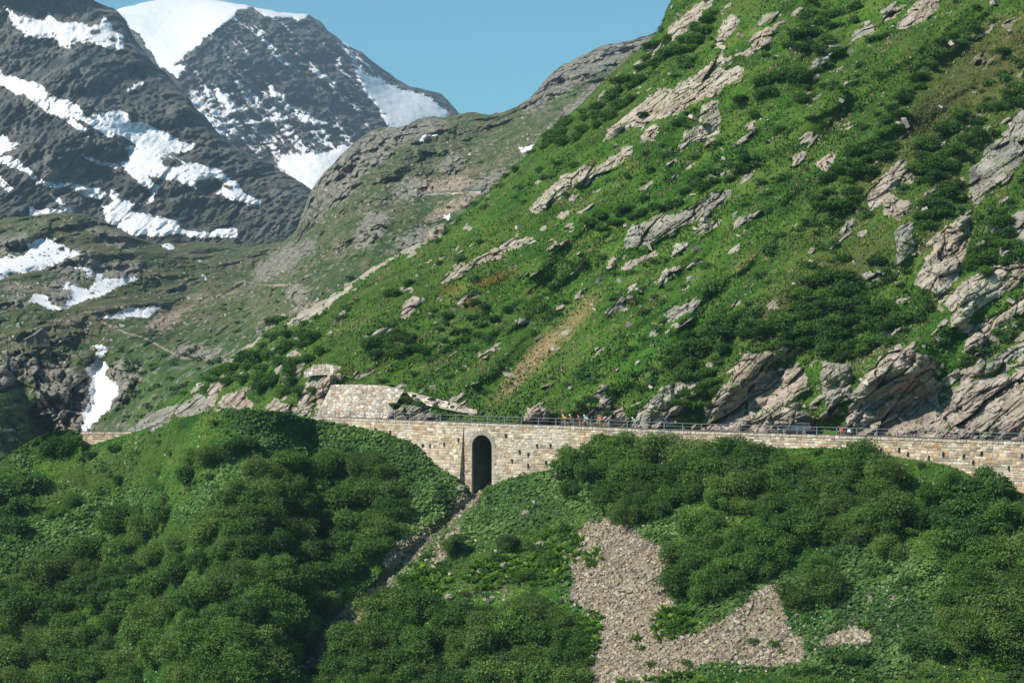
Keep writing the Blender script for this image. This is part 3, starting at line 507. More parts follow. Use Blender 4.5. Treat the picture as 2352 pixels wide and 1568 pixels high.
# ================================================================ materials of the ground
def rock_mat(name, light, mid, dark, warm, sc=1.0, lichen=None, strata=(0,0,0), bump=.6, ys=.6, zs=2.2):
    m = Mt(name, .9, .2)
    st = m.map((1.0*sc, ys*sc, zs*sc), (0,0,0), m.map((1,1,1), strata))
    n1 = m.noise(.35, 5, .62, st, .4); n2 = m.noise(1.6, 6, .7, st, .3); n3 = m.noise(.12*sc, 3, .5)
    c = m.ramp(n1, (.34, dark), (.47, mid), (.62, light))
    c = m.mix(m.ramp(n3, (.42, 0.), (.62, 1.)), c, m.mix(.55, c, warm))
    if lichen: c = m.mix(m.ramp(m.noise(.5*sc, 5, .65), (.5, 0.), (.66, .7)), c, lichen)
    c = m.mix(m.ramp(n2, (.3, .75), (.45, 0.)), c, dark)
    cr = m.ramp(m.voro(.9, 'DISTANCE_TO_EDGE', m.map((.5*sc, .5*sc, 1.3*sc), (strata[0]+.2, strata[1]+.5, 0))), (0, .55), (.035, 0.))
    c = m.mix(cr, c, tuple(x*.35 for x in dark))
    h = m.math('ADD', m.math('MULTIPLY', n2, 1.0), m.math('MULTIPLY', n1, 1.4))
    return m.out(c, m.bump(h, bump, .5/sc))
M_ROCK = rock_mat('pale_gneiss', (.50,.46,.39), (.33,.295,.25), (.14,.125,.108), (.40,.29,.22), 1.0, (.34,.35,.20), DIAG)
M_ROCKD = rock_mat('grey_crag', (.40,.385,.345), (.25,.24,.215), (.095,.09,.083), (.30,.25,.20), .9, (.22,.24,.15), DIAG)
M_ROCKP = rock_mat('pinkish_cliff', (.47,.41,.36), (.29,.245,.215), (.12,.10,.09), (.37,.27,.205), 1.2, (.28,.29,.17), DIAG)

def veg_colour(m, s=1.0, aniso=(1,1,1)):
    """meadow colour with patches of several plants; s = feature size factor"""
    v = m.map((.55, 1, 1.7), (0,0,0), m.map((1,1,1), DIAG))
    big = m.noise(.03*s, 3, .5, v, .6); mid = m.noise(.13*s, 4, .6, v, .8); sm = m.noise(.7*s, 5, .7, v); fine = m.noise(3.2*s, 4, .7)
    c = m.ramp(mid, (.34, (.018,.062,.007)), (.45, (.034,.104,.011)), (.54, (.062,.145,.017)), (.64, (.108,.168,.030)))
    c = m.mix(m.ramp(big, (.45, 0.), (.62, .5)), c, (.066,.092,.020))
    c = m.mix(m.ramp(sm, (.30, .85), (.47, 0.)), c, (.012,.045,.008))
    c = m.mix(m.ramp(sm, (.58, 0.), (.70, .6)), c, (.115,.145,.038))
    c = m.mix(m.ramp(fine, (.34, .6), (.5, 0.)), c, (.009,.036,.007))
    return c, sm, fine
def ground_mat(name, kind):
    m = Mt(name, .95, .1)
    if kind == 'up':
        c, sm, fine = veg_colour(m, 1.0, (1,1,1))
        a = m.sep(m.attr('msk')); tn = m.math('MULTIPLY', a[0], 1)
        spk = m.noise(1.3, 5, .75)
        # scattered bare earth and withered tufts
        c = m.mix(m.ramp(m.noise(.55, 5, .72, m.map((1,1,2.2))), (.60, 0.), (.68, .8)), c, (.30,.21,.125))
        c = m.mix(m.ramp(m.math('ADD', m.math('MULTIPLY', tn, .62), m.math('MULTIPLY', spk, .62)), (.52, 0.), (.72, 1.)), c, m.ramp(fine, (.35, (.12,.10,.045)), (.62, (.34,.25,.13))))
        rkn = m.noise(1.1, 6, .75, m.map((1,1,2.0), (0,0,0), m.map((1,1,1), DIAG)))
        c = m.mix(m.ramp(m.math('ADD', m.attr('msk', 'Alpha'), m.math('MULTIPLY', m.noise(1.6, 5, .75), .5)), (.62, 0.), (.78, 1.)), c, m.ramp(rkn, (.36, (.12,.105,.09)), (.5, (.29,.255,.21)), (.64, (.46,.41,.34))))
        c = m.mix(m.math('MULTIPLY', a[1], m.ramp(spk, (.38, .95), (.62, .35))), c, m.ramp(sm, (.4, (.075,.072,.024)), (.6, (.115,.095,.045))))
        c = m.mix(m.math('MULTIPLY', a[2], m.ramp(m.noise(2.2, 4, .7), (.45, 0.), (.56, .9))), c, (.25,.055,.04))
    elif kind == 'low':
        c, sm, fine = veg_colour(m, 1.1, (1,1,1.2))
        a = m.sep(m.attr('msk'))
        spk = m.noise(1.1, 5, .75)
        earth = m.ramp(m.noise(2.4, 5, .75), (.35, (.08,.055,.038)), (.52, (.24,.185,.135)), (.68, (.42,.35,.28)))
        c = m.mix(m.math('MULTIPLY', a[1], m.ramp(spk, (.38, .9), (.62, .3))), c, (.070,.090,.022))
        c = m.mix(m.ramp(m.math('ADD', m.math('MULTIPLY', a[0], .66), m.math('MULTIPLY', spk, .55)), (.52, 0.), (.60, 1.)), c, earth)
        c = m.mix(a[2], c, m.mix(.3, c, (.045,.13,.035)))
    elif kind == 'far':
        big = m.noise(.012, 3, .55, m.map((1,.05,1))); mid = m.noise(.08, 6, .68, m.map((1,.04,1.3)), .6); sm = m.noise(.42, 7, .75, m.map((1,.04,1.2)))
        a = m.sep(m.attr('msk'))
        c = m.ramp(mid, (.33, (.036,.078,.020)), (.46, (.070,.102,.031)), (.56, (.125,.122,.056)), (.68, (.20,.17,.115)))
        c = m.mix(m.math('MULTIPLY', a[2], .85), c, m.ramp(mid, (.35, (.035,.095,.022)), (.6, (.080,.145,.035))))
        c = m.mix(m.ramp(sm, (.33, .8), (.48, 0.)), c, (.040,.060,.026))
        rk = m.ramp(m.math('ADD', m.math('MULTIPLY', a[0], .22), m.math('MULTIPLY', sm, 1.0)), (.54, 0.), (.61, 1.))
        rc = m.ramp(m.noise(.36, 8, .76, m.map((1,.05,1.3), DIAG)), (.34, (.09,.085,.075)), (.48, (.22,.205,.17)), (.64, (.38,.355,.28)))
        c = m.mix(rk, c, rc)
        c = m.mix(m.ramp(m.math('ADD', m.math('MULTIPLY', a[1], .45), m.math('MULTIPLY', m.noise(.35, 6, .8, m.map((1,.04,1))), .8)), (.62, 0.), (.72, 1.)), c, m.ramp(m.noise(.6, 5, .8, m.map((1,.05,1))), (.36, (.16,.12,.09)), (.6, (.44,.36,.28))))
        return m.out(c, m.bump(m.math('ADD', sm, m.noise(.9, 4, .7, m.map((1,.06,1)))), .7, 2.5))
    elif kind == 'left':
        a = m.sep(m.attr('msk'))
        n1 = m.noise(.045, 6, .68, m.map((1,.10,1.0), (0, 0, 0))); n2 = m.noise(.24, 7, .78, m.map((1,.10,.9), (0, 0, 0)))
        c = m.ramp(n1, (.40, (.058,.064,.070)), (.50, (.118,.118,.114)), (.60, (.215,.202,.182)))
        c = m.mix(m.ramp(n2, (.36, .75), (.5, 0.)), c, (.035,.035,.033))
        c = m.mix(m.ramp(n2, (.56, 0.), (.68, .6)), c, (.26,.235,.20))
        c = m.mix(m.math('MULTIPLY', m.math('ADD', m.math('MULTIPLY', a[2], .7), .25), m.ramp(m.noise(.03, 5, .7), (.45, 0.), (.62, 1.))), c, (.085,.098,.040))
        c = m.mix(m.math('MULTIPLY', a[1], .8), c, (.20,.175,.15))
        return m.out(c, m.bump(n2, .9, 5))
    elif kind == 'peak':
        a = m.sep(m.attr('msk'))
        v = m.map((1,1,1), (0, math.radians(-46), 0))
        st = m.map((.0016, .004, .0075), (0, 0, 0), v)
        n1 = m.noise(1, 6, .7, m.map((.0075, .0006, .060), (0,0,0), v)); n2 = m.noise(.085, 7, .78, m.map((1,.08,1)))
        c = m.ramp(n2, (.40, (.030,.032,.038)), (.5, (.095,.085,.080)), (.60, (.235,.190,.160)))
        c = m.mix(m.ramp(n1, (.4, .5), (.55, 0.)), c, (.04,.04,.045))
        snow = m.ramp(m.math('ADD', m.math('ADD', m.math('MULTIPLY', a[0], .16), m.math('MULTIPLY', n1, 1.05)), m.math('MULTIPLY', m.noise(.05, 6, .78, m.map((1,.08,1))), .25)), (.745, 0.), (.765, 1.))
        c = m.mix(snow, c, (.82,.84,.87))
        return m.out(c, m.bump(n2, .8, 10))
    return m.out(c, m.bump(m.math('ADD', sm, m.math('MULTIPLY', fine, .6)), .8, .35))
def snow_mat():
    m = Mt('old_snow', .6, .3)
    n = m.noise(.02, 5, .6); f = m.noise(.3, 4, .7)
    c = m.mix(m.ramp(n, (.35, .35), (.6, 0.)), (.78,.79,.81), (.66,.66,.67))
    return m.out(c, m.bump(f, .25, 1.5))
M_SNOW = snow_mat()
M_WATER = Mt('white_water', .4, .5); M_WATER = M_WATER.out(M_WATER.ramp(M_WATER.noise(.8, 4, .7), (.4, (.18,.22,.24)), (.55, (.75,.78,.8))))
M_ROCK3 = rock_mat('valley_crag', (.37,.35,.29), (.21,.20,.17), (.075,.072,.062), (.27,.22,.175), .14, (.20,.21,.12), DIAG, .8, .06, 1.3)

def layer(name, x0, x1, step, Tf, Bf, dep, ystep, mat, msk, outs=(), kind='structure', back=((3,4),(10,14),(30,45)), tnoise=(0,1), holes=(), **k):
    px = np.arange(x0, x1+.1, step); T = Tf(px); Bv = Bf(px)
    T = T+tnoise[0]*(fbm(px/(tnoise[1]*4), px*0+.3, o=4, seed=7))
    ny = int(np.max(Bv-T)/ystep)+1
    t = np.linspace(0, 1, ny)[:,None]
    PX = np.repeat(px[None], ny, 0); PY = Bv[None]+(T-Bv)[None]*t
    D = dep(PX, PY); P = W3(PX, PY, D)
    rows = [P]
    top = P[-1]
    for s, dz in back:
        d = top.copy(); dirn = top[:,:2]/np.linalg.norm(top[:,:2], axis=1)[:,None]
        d[:,:2] += dirn*s; d[:,2] -= dz; rows.append(d[None])
    A = np.concatenate([r if r.ndim == 3 else r[None] for r in rows], 0)
    nr, nc = A.shape[:2]; nb = len(back)
    idx = np.arange(nr*nc).reshape(nr, nc)
    Fc = np.stack([idx[:-1,:-1], idx[:-1,1:], idx[1:,1:], idx[1:,:-1]], -1).reshape(-1, 4)
    PXa = np.concatenate([PX]+[PX[-1:]]*nb, 0).ravel(); PYa = np.concatenate([PY]+[PY[-1:]]*nb, 0).ravel()
    att = msk(PXa, PYa); Vv = A.reshape(-1, 3)
    fx = PXa[Fc].mean(1); fy = PYa[Fc].mean(1); wx, wy = warp(fx, fy, .8)
    ids = np.zeros(len(Fc), int)
    for i, (poly, o_mat, o_name, o_kw) in enumerate(outs): ids[pip(wx, wy, poly)] = i+1
    for poly in holes: ids[pip(wx, wy, poly)] = 0
    for i in range(len(outs)+1):
        f = Fc[ids == i]
        if len(f) < 6: print('EMPTY', name, i, len(f)); continue
        u, inv = np.unique(f, return_inverse=True); f2 = inv.reshape(f.shape)
        if i == 0: npmesh(name, Vv[u], f2, mat, True, attrs={'msk': att[u]}, kind=kind, **k)
        else:
            poly, o_mat, o_name, kw = outs[i-1]; kw = dict(kw); sm = kw.pop('smooth', False)
            vv = Vv[u]; c = vv.mean(0)
            o = npmesh(o_name, vv, f2, o_mat, sm, **kw)
M_UP, M_LOW, M_FAR, M_LEFT, M_PEAK = [ground_mat(n, kd) for n, kd in (('alpine_meadow','up'),('shrubby_bank','low'),('far_pasture','far'),('dark_mountain_rock','left'),('peak_rock','peak'))]
zc = lambda *a: np.stack([np.clip(x, 0, 1) for x in a], -1)

layer('lower_hillside', -560, 3060, 2.3, T1, lambda x: 1640+0*x, d_low, 2.3, M_LOW,
      lambda x, y: zc(.62*samp(m_scree, x, y)+.38*samp(m_scree_e, x, y)+.45*samp(m_scree_t, x, y)+.5*samp(m_gully, x, y), samp(m_heath1, x, y), samp(m_lush, x, y)), back=((2,1),(6,4),(9,9)), tnoise=(1.2, 6))
rk_mats = {}
def rmat(l):
    if 'motorcyclist' in l or 'pinkish' in l or 'tan cliff' in l or 'earthy' in l or 'brown' in l: return M_ROCKP
    if 'crag' in l or 'dark' in l or 'grey rock' in l: return M_ROCKD
    return M_ROCK
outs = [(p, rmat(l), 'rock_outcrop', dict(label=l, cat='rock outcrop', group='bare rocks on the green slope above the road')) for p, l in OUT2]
layer('upper_hillside', 276, 3060, 2.2, T2, lambda x: PT(x)+9, d_up, 2.2, M_UP,
      lambda x, y: zc(samp(m_tan, x, y)+.15*(y > C2(x)), samp(m_heath2, x, y), samp(m_red, x, y), rx_up(x, y)), outs, tnoise=(2.2, 6))
outs = []
for p, l in SNOW3:
    outs.append((p, M_SNOW, 'snow_patch', dict(label=l, cat='snow patch', group='snow patches in the valley', smooth=True)))
outs += [([(958,322),(985,307),(1014,300),(1012,306),(988,314),(964,325)], M_SNOW, 'snow_patch', dict(label='thin streak of snow below the rounded rocks on the far ridge', cat='snow patch', group='snow patches in the valley', smooth=True)),
         ([(1193,340),(1230,336),(1215,350),(1206,352)], M_SNOW, 'snow_patch', dict(label='small forked snow patch where the far ridge meets the green slope', cat='snow patch', group='snow patches in the valley', smooth=True)),
         ([(1015,494),(1032,492),(1030,500),(1018,501)], M_SNOW, 'snow_patch', dict(label='speck of snow just behind the skyline of the green slope', cat='snow patch', group='snow patches in the valley', smooth=True)),
         ([(228,800),(236,793),(242,797),(236,812),(228,822),(226,838),(216,838),(218,820)], M_WATER, 'stream', dict(kind='structure', smooth=True)),
         ([(466,632),(474,630),(478,640),(468,640)], M_WATER, 'stream', dict(kind='structure', smooth=True)),
         ([(455,598),(460,595),(464,604),(458,606)], M_WATER, 'stream', dict(kind='structure', smooth=True))]
layer('far_valley', -480, 1660, 2.3, T3, lambda x: np.interp(x, [-300,200,260,420,500,560,660,760,900,1030,1130,1230,1290,1380,1480,1560,1660], [1180,1110,1080,960,880,840,800,720,630,560,480,390,330,260,170,120,60]), d_far, 2.3, M_FAR,
      lambda x, y: zc(samp(m_rock3, x, y), samp(m_scree3, x, y)+samp(m_path3, x, y), samp(m_green3, x, y)), outs, tnoise=(3.0, 7), back=((20,10),(60,50),(150,160)))
outs = [(p, M_SNOW, 'snowfield', dict(label=l, cat='snowfield', group='snowfields on the dark mountain', smooth=True)) for p, l in SNOW5]
layer('left_mountain', -480, 880, 2.3, T5, lambda x: np.interp(x, [-300,300,700,880], [580,590,600,640]), d_left, 2.3, M_LEFT,
      lambda x, y: zc(samp(m_snow5, x, y), samp(m_scr5, x, y), samp(m_green5, x, y)), outs, tnoise=(3.5, 8), back=((60,30),(200,180),(500,500)), holes=ROCKIN5)
outs = [(p, M_SNOW, 'snowfield', dict(label=l, cat='snowfield', group='snow and ice on the snow peak', smooth=True)) for p, l in SNOW6]
layer('snow_peak', 180, 1320, 2.3, T6, lambda x: np.interp(x, [180,330,420,730,900,1320], [160,200,330,480,480,500]), d_peak, 2.3, M_PEAK,
      lambda x, y: zc(samp(m_mix6, x, y), x*0, x*0), outs, tnoise=(2.2, 8), back=((100,60),(400,300),(900,900)))
# valley floor reaching the horizon under everything
gm = Mt('valley_grass', .95, .1); gc, s_, f_ = veg_colour(gm, .2); M_FLOOR = gm.out(gc)
npmesh('ground', [(-9000,-2500,-95),(9000,-2500,-95),(9000,14000,-95),(-9000,14000,-95)], [(0,1,2,3)], M_FLOOR, kind='structure')
# bank the photographer stands on, closing the valley on the near side
gx, gy = np.meshgrid(np.linspace(-600, 600, 60), np.linspace(-60, 240, 40))
gz = np.where(gy < 60, -1.8-np.clip(gy, 0, None)*.55, -34.8-(gy-60)*.33)+1.2*fbm(gx/25, gy/25, o=3, seed=5)*np.clip(gy/20, .1, 1)
idx = np.arange(gx.size).reshape(gx.shape)
npmesh('near_bank', np.stack([gx, gy, gz], -1).reshape(-1,3), np.stack([idx[:-1,:-1], idx[:-1,1:], idx[1:,1:], idx[1:,:-1]], -1).reshape(-1,4), M_FLOOR, kind='structure')

# ================================================================ camera, sun, sky, air
cam = bpy.data.objects.new('camera', bpy.data.cameras.new('camera')); COL.objects.link(cam); SC.camera = cam
cam.data.lens = 85; cam.data.sensor_width = 36; cam.data.clip_start = 1; cam.data.clip_end = 30000; cam.rotation_euler = (math.radians(90), 0, 0)
sd = Vector((math.sin(SUN_AZ)*math.cos(SUN_EL), math.cos(SUN_AZ)*math.cos(SUN_EL), math.sin(SUN_EL)))
sl = bpy.data.lights.new('sun', 'SUN'); sl.energy = 5.0; sl.angle = math.radians(.5); sl.color = (1, .93, .82)
so = bpy.data.objects.new('sun', sl); COL.objects.link(so); so.rotation_euler = sd.to_track_quat('Z', 'Y').to_euler()
wd = bpy.data.worlds.new('World'); SC.world = wd; wd.use_nodes = True; wt = wd.node_tree
sky = wt.nodes.new('ShaderNodeTexSky'); sky.sky_type = 'NISHITA'; sky.sun_disc = False; sky.sun_elevation = SUN_EL; sky.sun_rotation = SUN_AZ
sky.altitude = 2000; sky.air_density = 1.0; sky.dust_density = .6; sky.ozone_density = 1.0
tint = wt.nodes.new('ShaderNodeMix'); tint.data_type = 'RGBA'; tint.blend_type = 'MULTIPLY'; tint.inputs[0].default_value = 1
wt.links.new(sky.outputs[0], tint.inputs[6]); tint.inputs[7].default_value = SKY_TINT
bg = wt.nodes['Background']; wt.links.new(tint.outputs[2], bg.inputs[0]); bg.inputs[1].default_value = .10
SC.view_settings.view_transform = 'Standard'; SC.view_settings.look = 'None'; SC.view_settings.exposure = .38; SC.view_settings.gamma = 1

# ================================================================ plants
def leaf_mat(name, tr=.25, rough=.6):
    m = bpy.data.materials.new(name); m.use_nodes = True; t = m.node_tree; n = t.nodes; l = t.links; b = n['Principled BSDF']
    a = n.new('ShaderNodeAttribute'); a.attribute_name = 'tint'
    oi = n.new('ShaderNodeObjectInfo'); hs = n.new('ShaderNodeHueSaturation'); l.new(a.outputs['Color'], hs.inputs['Color'])
    mr = n.new('ShaderNodeMapRange'); l.new(oi.outputs['Random'], mr.inputs[0]); mr.inputs[3].default_value = .72; mr.inputs[4].default_value = 1.25
    l.new(mr.outputs[0], hs.inputs['Value'])
    mh = n.new('ShaderNodeMapRange'); l.new(oi.outputs['Random'], mh.inputs[0]); mh.inputs[3].default_value = .508; mh.inputs[4].default_value = .491; l.new(mh.outputs[0], hs.inputs['Hue'])
    l.new(hs.outputs[0], b.inputs['Base Color']); b.inputs['Roughness'].default_value = rough; b.inputs['Specular IOR Level'].default_value = .25
    tl = n.new('ShaderNodeBsdfTranslucent'); l.new(hs.outputs[0], tl.inputs[0]); mx = n.new('ShaderNodeMixShader'); mx.inputs[0].default_value = tr
    l.new(b.outputs[0], mx.inputs[1]); l.new(tl.outputs[0], mx.inputs[2]); l.new(mx.outputs[0], n['Material Output'].inputs[0])
    return m
M_LEAF = leaf_mat('foliage', .36); M_BARK = plain('shrub_bark', (.12,.10,.08), .9)
def unit(v): return v/np.maximum(np.linalg.norm(v, axis=-1, keepdims=True), 1e-6)
def quads(c, nrm, size, asp=1.6, rng=RNG, roll=None):
    """leaf quads: centres, facing, length"""
    n = len(c); r = unit(rng.normal(size=(n,3)) if roll is None else roll); u = unit(np.cross(nrm, r)); w = np.cross(nrm, u)
    s = np.asarray(size)[:,None]*.5
    v = np.stack([c-u*s/asp-w*s*.6, c+u*s/asp*.7-w*s, c+u*s/asp+w*s*.6, c-u*s/asp*.7+w*s], 1)
    return v.reshape(-1,3), np.arange(4*n).reshape(n,4)
def shrub_arrays(seed, n=4200, leaf=.075, h=.95, spread=1.0, tint=(.055,.098,.030), lean=0):
    """crown of radius about 1: several lobes carrying leaf sprays, with gaps between them"""
    r = np.random.default_rng(seed); k = r.integers(11, 17)
    az = r.uniform(0, 2*np.pi, k); rad = r.uniform(0, .72, k)**.8*spread
    cz = h*(.25+.75*r.uniform(0,1,k)*(1-.55*(rad/spread)**2)); C = np.stack([rad*np.cos(az)+lean*cz, rad*np.sin(az)*.9, cz], 1)
    R = r.uniform(.24, .46, k)
    w = R**2; w /= w.sum(); i = r.choice(k, n, p=w)
    d = unit(r.normal(size=(n,3))); d[:,2] = np.where(r.uniform(size=n) < .62, np.abs(d[:,2]), d[:,2])
    f = r.uniform(.30, 1, n)**.42
    bumpy = 1+.22*np.sin(d[:,0]*7+i)*np.cos(d[:,1]*6+2*i)+.13*np.sin(d[:,2]*13+i*3)
    p = C[i]+d*(R[i]*f*bumpy)[:,None]+r.normal(size=(n,3))*.022
    p[:,2] = np.abs(p[:,2])*.98+.01
    nr = unit(d*.7+r.normal(size=(n,3))*.65+np.array([0,0,.35]))
    v, fc = quads(p, nr, leaf*r.uniform(.6, 1.4, n), 1.5, r)
    lob = r.uniform(.82, 1.15, k)[i]*r.uniform(.7, 1.35, n); t = np.array(tint)[None]*lob[:,None]
    t[:,0] *= r.uniform(.8, 1.3, n); t[:,2] *= r.uniform(.8, 1.25, n)
    return v, fc, np.repeat(t, 4, 0), C
def shrub_proto(seed, **k):
    v, f, t, C = shrub_arrays(seed, **k)
    me_o = npmesh('foliage', v, f, M_LEAF, False, attrs={'tint': t})
    b = MB()
    for c in C[:8]:
        b.tube([(0,0,-.15), (c[0]*.35, c[1]*.35, c[2]*.3), (c[0]*.8, c[1]*.8, c[2]*.8), tuple(c)], [.045, .03, .018, .008], 5)
    return me_o, b.build('stems', M_BARK, me_o if False else None)
def bake(o): COL.objects.unlink(o); return o.data
def protos(cnt, seed, **k):
    out = []
    for i in range(cnt):
        a, b = shrub_proto(seed+i, **k); out.append((bake(a), bake(b)))
    return out
P_ALDER = protos(6, 100, n=9500, leaf=.052, tint=(.088,.182,.030))
P_OLIVE = protos(3, 120, n=9000, leaf=.048, tint=(.112,.190,.038), h=.85)
P_DARK = protos(5, 140, n=4200, leaf=.080, tint=(.058,.138,.026), h=.85)
P_BRIGHT = protos(3, 160, n=4200, leaf=.080, tint=(.078,.175,.028), h=.8)
NS = [0, 0]
def put_shrub(name, pr, px, py, r, dep, label, cat, group, parts=True, sq=1.0):
    Y = float(dep(np.array([px]), np.array([py]))[0]); loc = V(px, py, Y)
    fo, st = random.choice(pr)
    def mk(n, me):
        o = bpy.data.objects.new(n, me); COL.objects.link(o); return o
    sc = (r*random.uniform(.9, 1.15), r*random.uniform(.85, 1.1), r*random.uniform(.8, 1.1)*sq)
    if parts:
        e = empty(name, loc, random.uniform(0, 6.28), label=label, cat=cat, group=group); e.scale = sc
        mk('foliage', fo).parent = e; mk('stems', st).parent = e
    else:
        e = tag(mk(name, fo), label, cat, group); e.location = loc; e.rotation_euler.z = random.uniform(0, 6.28); e.scale = sc
    e.location.z -= .12*r
    NS[0] += 1
    return e
def poisson(poly, rad, rng, tries=6000, avoid=(), taken=None):
    p = np.array(poly, float); x0, y0 = p.min(0); x1, y1 = p.max(0); out = taken if taken is not None else []; new = []
    X = rng.uniform(x0, x1, tries); Y = rng.uniform(y0, y1, tries); ok = pip(X, Y, poly)
    if avoid: ok &= dist_line(X, Y, avoid) > 44
    for x, y in zip(X[ok], Y[ok]):
        rr = rad*(.85+.3*rng.uniform())
        if any((x-a)**2+((y-b)*1.35)**2 < (rr*.5+c*.5)**2 for a, b, c in out): continue
        out.append((x, y, rr)); new.append((x, y, rr))
    return new
r1 = np.random.default_rng(5); taken = []
THICK = [
 ('left', [(-200,1330),(0,1345),(100,1325),(210,1300),(262,1215),(340,1195),(420,1250),(500,1240),(520,1150),(600,1090),(720,1070),(850,1060),(900,1120),(900,1230),(890,1300),(850,1360),(740,1430),(650,1540),(640,1640),(-200,1640)], 54, P_ALDER+P_OLIVE, 2.6, 'dark green alder shrub in the dense thicket covering the lower left bank', 'alder shrubs of the lower left thicket'),
 ('middle', [(665,1640),(700,1560),(800,1450),(830,1410),(980,1395),(1000,1430),(1100,1420),(1310,1425),(1330,1500),(1345,1560),(1330,1640)], 54, P_ALDER+P_OLIVE, 2.6, 'dull green alder shrub in the thicket at the bottom centre, left of the scree', 'alder shrubs of the bottom centre thicket'),
 ('right', [(1305,1090),(1335,1052),(1420,1046),(1690,1052),(1760,1078),(1900,1080),(2000,1085),(2060,1140),(2040,1230),(1960,1260),(1830,1255),(1760,1180),(1640,1180),(1560,1160),(1480,1200),(1420,1205),(1410,1150),(1340,1110)], 50, P_ALDER+P_OLIVE, 2.4, 'alder shrub in the belt growing just under the road wall right of the arch', 'alder shrubs under the wall right of the arch'),
 ('leftedge', [(-200,1200),(0,1150),(60,1130),(80,1160),(30,1230),(-200,1300)], 50, P_DARK, 2.2, 'dark shrub in the group at the left edge of the picture below the hillock', 'shrubs at the left edge'),
 ('screes', [(1545,1290),(1580,1235),(1680,1225),(1790,1260),(1780,1300),(1700,1370),(1600,1390),(1560,1375)], 44, P_ALDER, 2.5, 'alder shrub in the clump on the right edge of the large scree', 'alder shrubs beside the large scree'),
 ('farright', [(2130,1160),(2180,1130),(2290,1130),(2310,1190),(2290,1260),(2230,1320),(2180,1280),(2140,1210)], 46, P_DARK+P_ALDER, 2.4, 'dark shrub in the clump below the right end of the road wall', 'shrubs below the right end of the wall'),
 ('corner', [(2180,1410),(2200,1340),(2300,1300),(2500,1260),(2560,1300),(2560,1480),(2300,1500),(2200,1470)], 50, P_ALDER+P_OLIVE, 2.6, 'tall alder shrub in the thicket at the lower right edge', 'alder shrubs at the lower right edge')]
for nm, poly, rad, pr, size, lab, grp in THICK:
    for x, y, rr in poisson(poly, rad, r1, taken=taken, avoid=GULLY): put_shrub('alder_shrub', pr, x, y, 1.38*size*rr/rad*random.uniform(.85, 1.2), d_low, lab, 'shrub', grp, parts=rr > rad*.9)
SOLO = [(60,1120,2.6,P_DARK,'dark round shrub on the slope at the left edge below the short stone wall'),(20,1130,2.6,P_DARK,'dark shrub cut by the left edge of the picture below the skyline'),(128,1045,2.6,P_DARK,'dark bushy shrub on the hillock beside the left end of the short wall'),(85,1020,1.1,P_DARK,'small shrub on the skyline of the hillock'),
 (160,1022,1.6,P_BRIGHT,'light green bush directly left of the short wall'),(210,1052,1.3,P_DARK,'small bush at the foot of the short stone wall, left one'),(262,1036,1.5,P_BRIGHT,'bright bush at the foot of the short stone wall, right one'),(270,1108,1.3,P_DARK,'small dark bush alone on the grass below the short wall'),(165,1165,1.8,P_ALDER,'low shrub on the left grass slope above the leafy plants'),(130,1185,1.5,P_ALDER,'low shrub on the left grass slope, nearer the edge than its neighbour'),
 (440,1065,2.0,P_ALDER,'small shrub on the left face of the bulging bank'),(485,1065,2.6,P_OLIVE,'broad shrub near the top of the bulging bank, left one of a pair'),(545,1045,2.4,P_DARK,'dark shrub near the top of the bulging bank, right one of a pair'),(430,1105,2.2,P_DARK,'dark shrub halfway down the left side of the bulging bank'),(590,1150,3.2,P_OLIVE,'large olive shrub alone in the broad leaved plants on the bulge'),
 (690,1090,3.0,P_OLIVE,'large soft green shrub on the bulge left of the gully'),(770,1085,2.6,P_ALDER,'shrub on the bulge with leafy plants to its right'),(840,1075,2.6,P_OLIVE,'pale olive shrub highest on the bulge near the bridge'),(380,1200,2.3,P_DARK,'dark shrub at the upper left corner of the big thicket'),
 (1045,1272,2.0,P_ALDER,'thin shrub on the grassy tongue right of the gully'),(1160,1258,1.9,P_OLIVE,'brownish open shrub left of the ferns'),(1310,1132,1.8,P_ALDER,'small shrub right of the boulder under the wall'),(1455,1200,2.5,P_OLIVE,'feathery shrub at the head of the large scree'),(1500,1185,2.3,P_ALDER,'shrub at the head of the large scree, right of the feathery one'),
 (1215,1330,1.5,P_ALDER,'narrow shrub standing among the ferns'),(1260,1300,1.7,P_ALDER,'small dark shrub behind the ferns'),
 (1835,1390,2.9,P_OLIVE,'big rounded olive shrub at the top right corner of the smaller scree, left of two'),(1905,1365,3.1,P_OLIVE,'big rounded olive shrub uphill from the smaller scree, right of two'),(1880,1322,2.6,P_ALDER,'shrub behind the two big rounded olive shrubs'),(2035,1275,2.3,P_OLIVE,'solitary round shrub in the leafy plants below the thicket'),
 (2210,1280,3.3,P_DARK,'large dark shrub at the right with shaded scree beside it'),(2340,1195,2.0,P_ALDER,'shrub at the right edge below the end of the wall'),(1885,1600,2.6,P_ALDER,'dark shrub at the bottom edge right of the scree'),(1870,1555,1.6,P_DARK,'small dark shrub near the bottom edge right of the scree'),(1965,1530,1.6,P_DARK,'small shrub in the yellow flowers at the bottom'),(2140,1510,2.4,P_DARK,'dark green shrub left of the corner thicket'),(2100,1500,1.8,P_DARK,'small dark shrub left of the corner thicket'),
 (1215,1405,2.2,P_OLIVE,'grey green shrub at the top of the bottom centre thicket'),(880,1400,2.3,P_ALDER,'shrub left of the bottom centre thicket by the gully'),(100,1330,3.2,P_BRIGHT,'bright green leafy shrub on the left edge of the big thicket'),(130,1300,2.6,P_BRIGHT,'bright green leafy shrub standing above the big thicket at the left')]
for x, y, r, pr, lab in SOLO: put_shrub('alder_shrub', pr, x, y, r*1.15, d_low, lab, 'shrub', 'single shrubs on the lower bank')
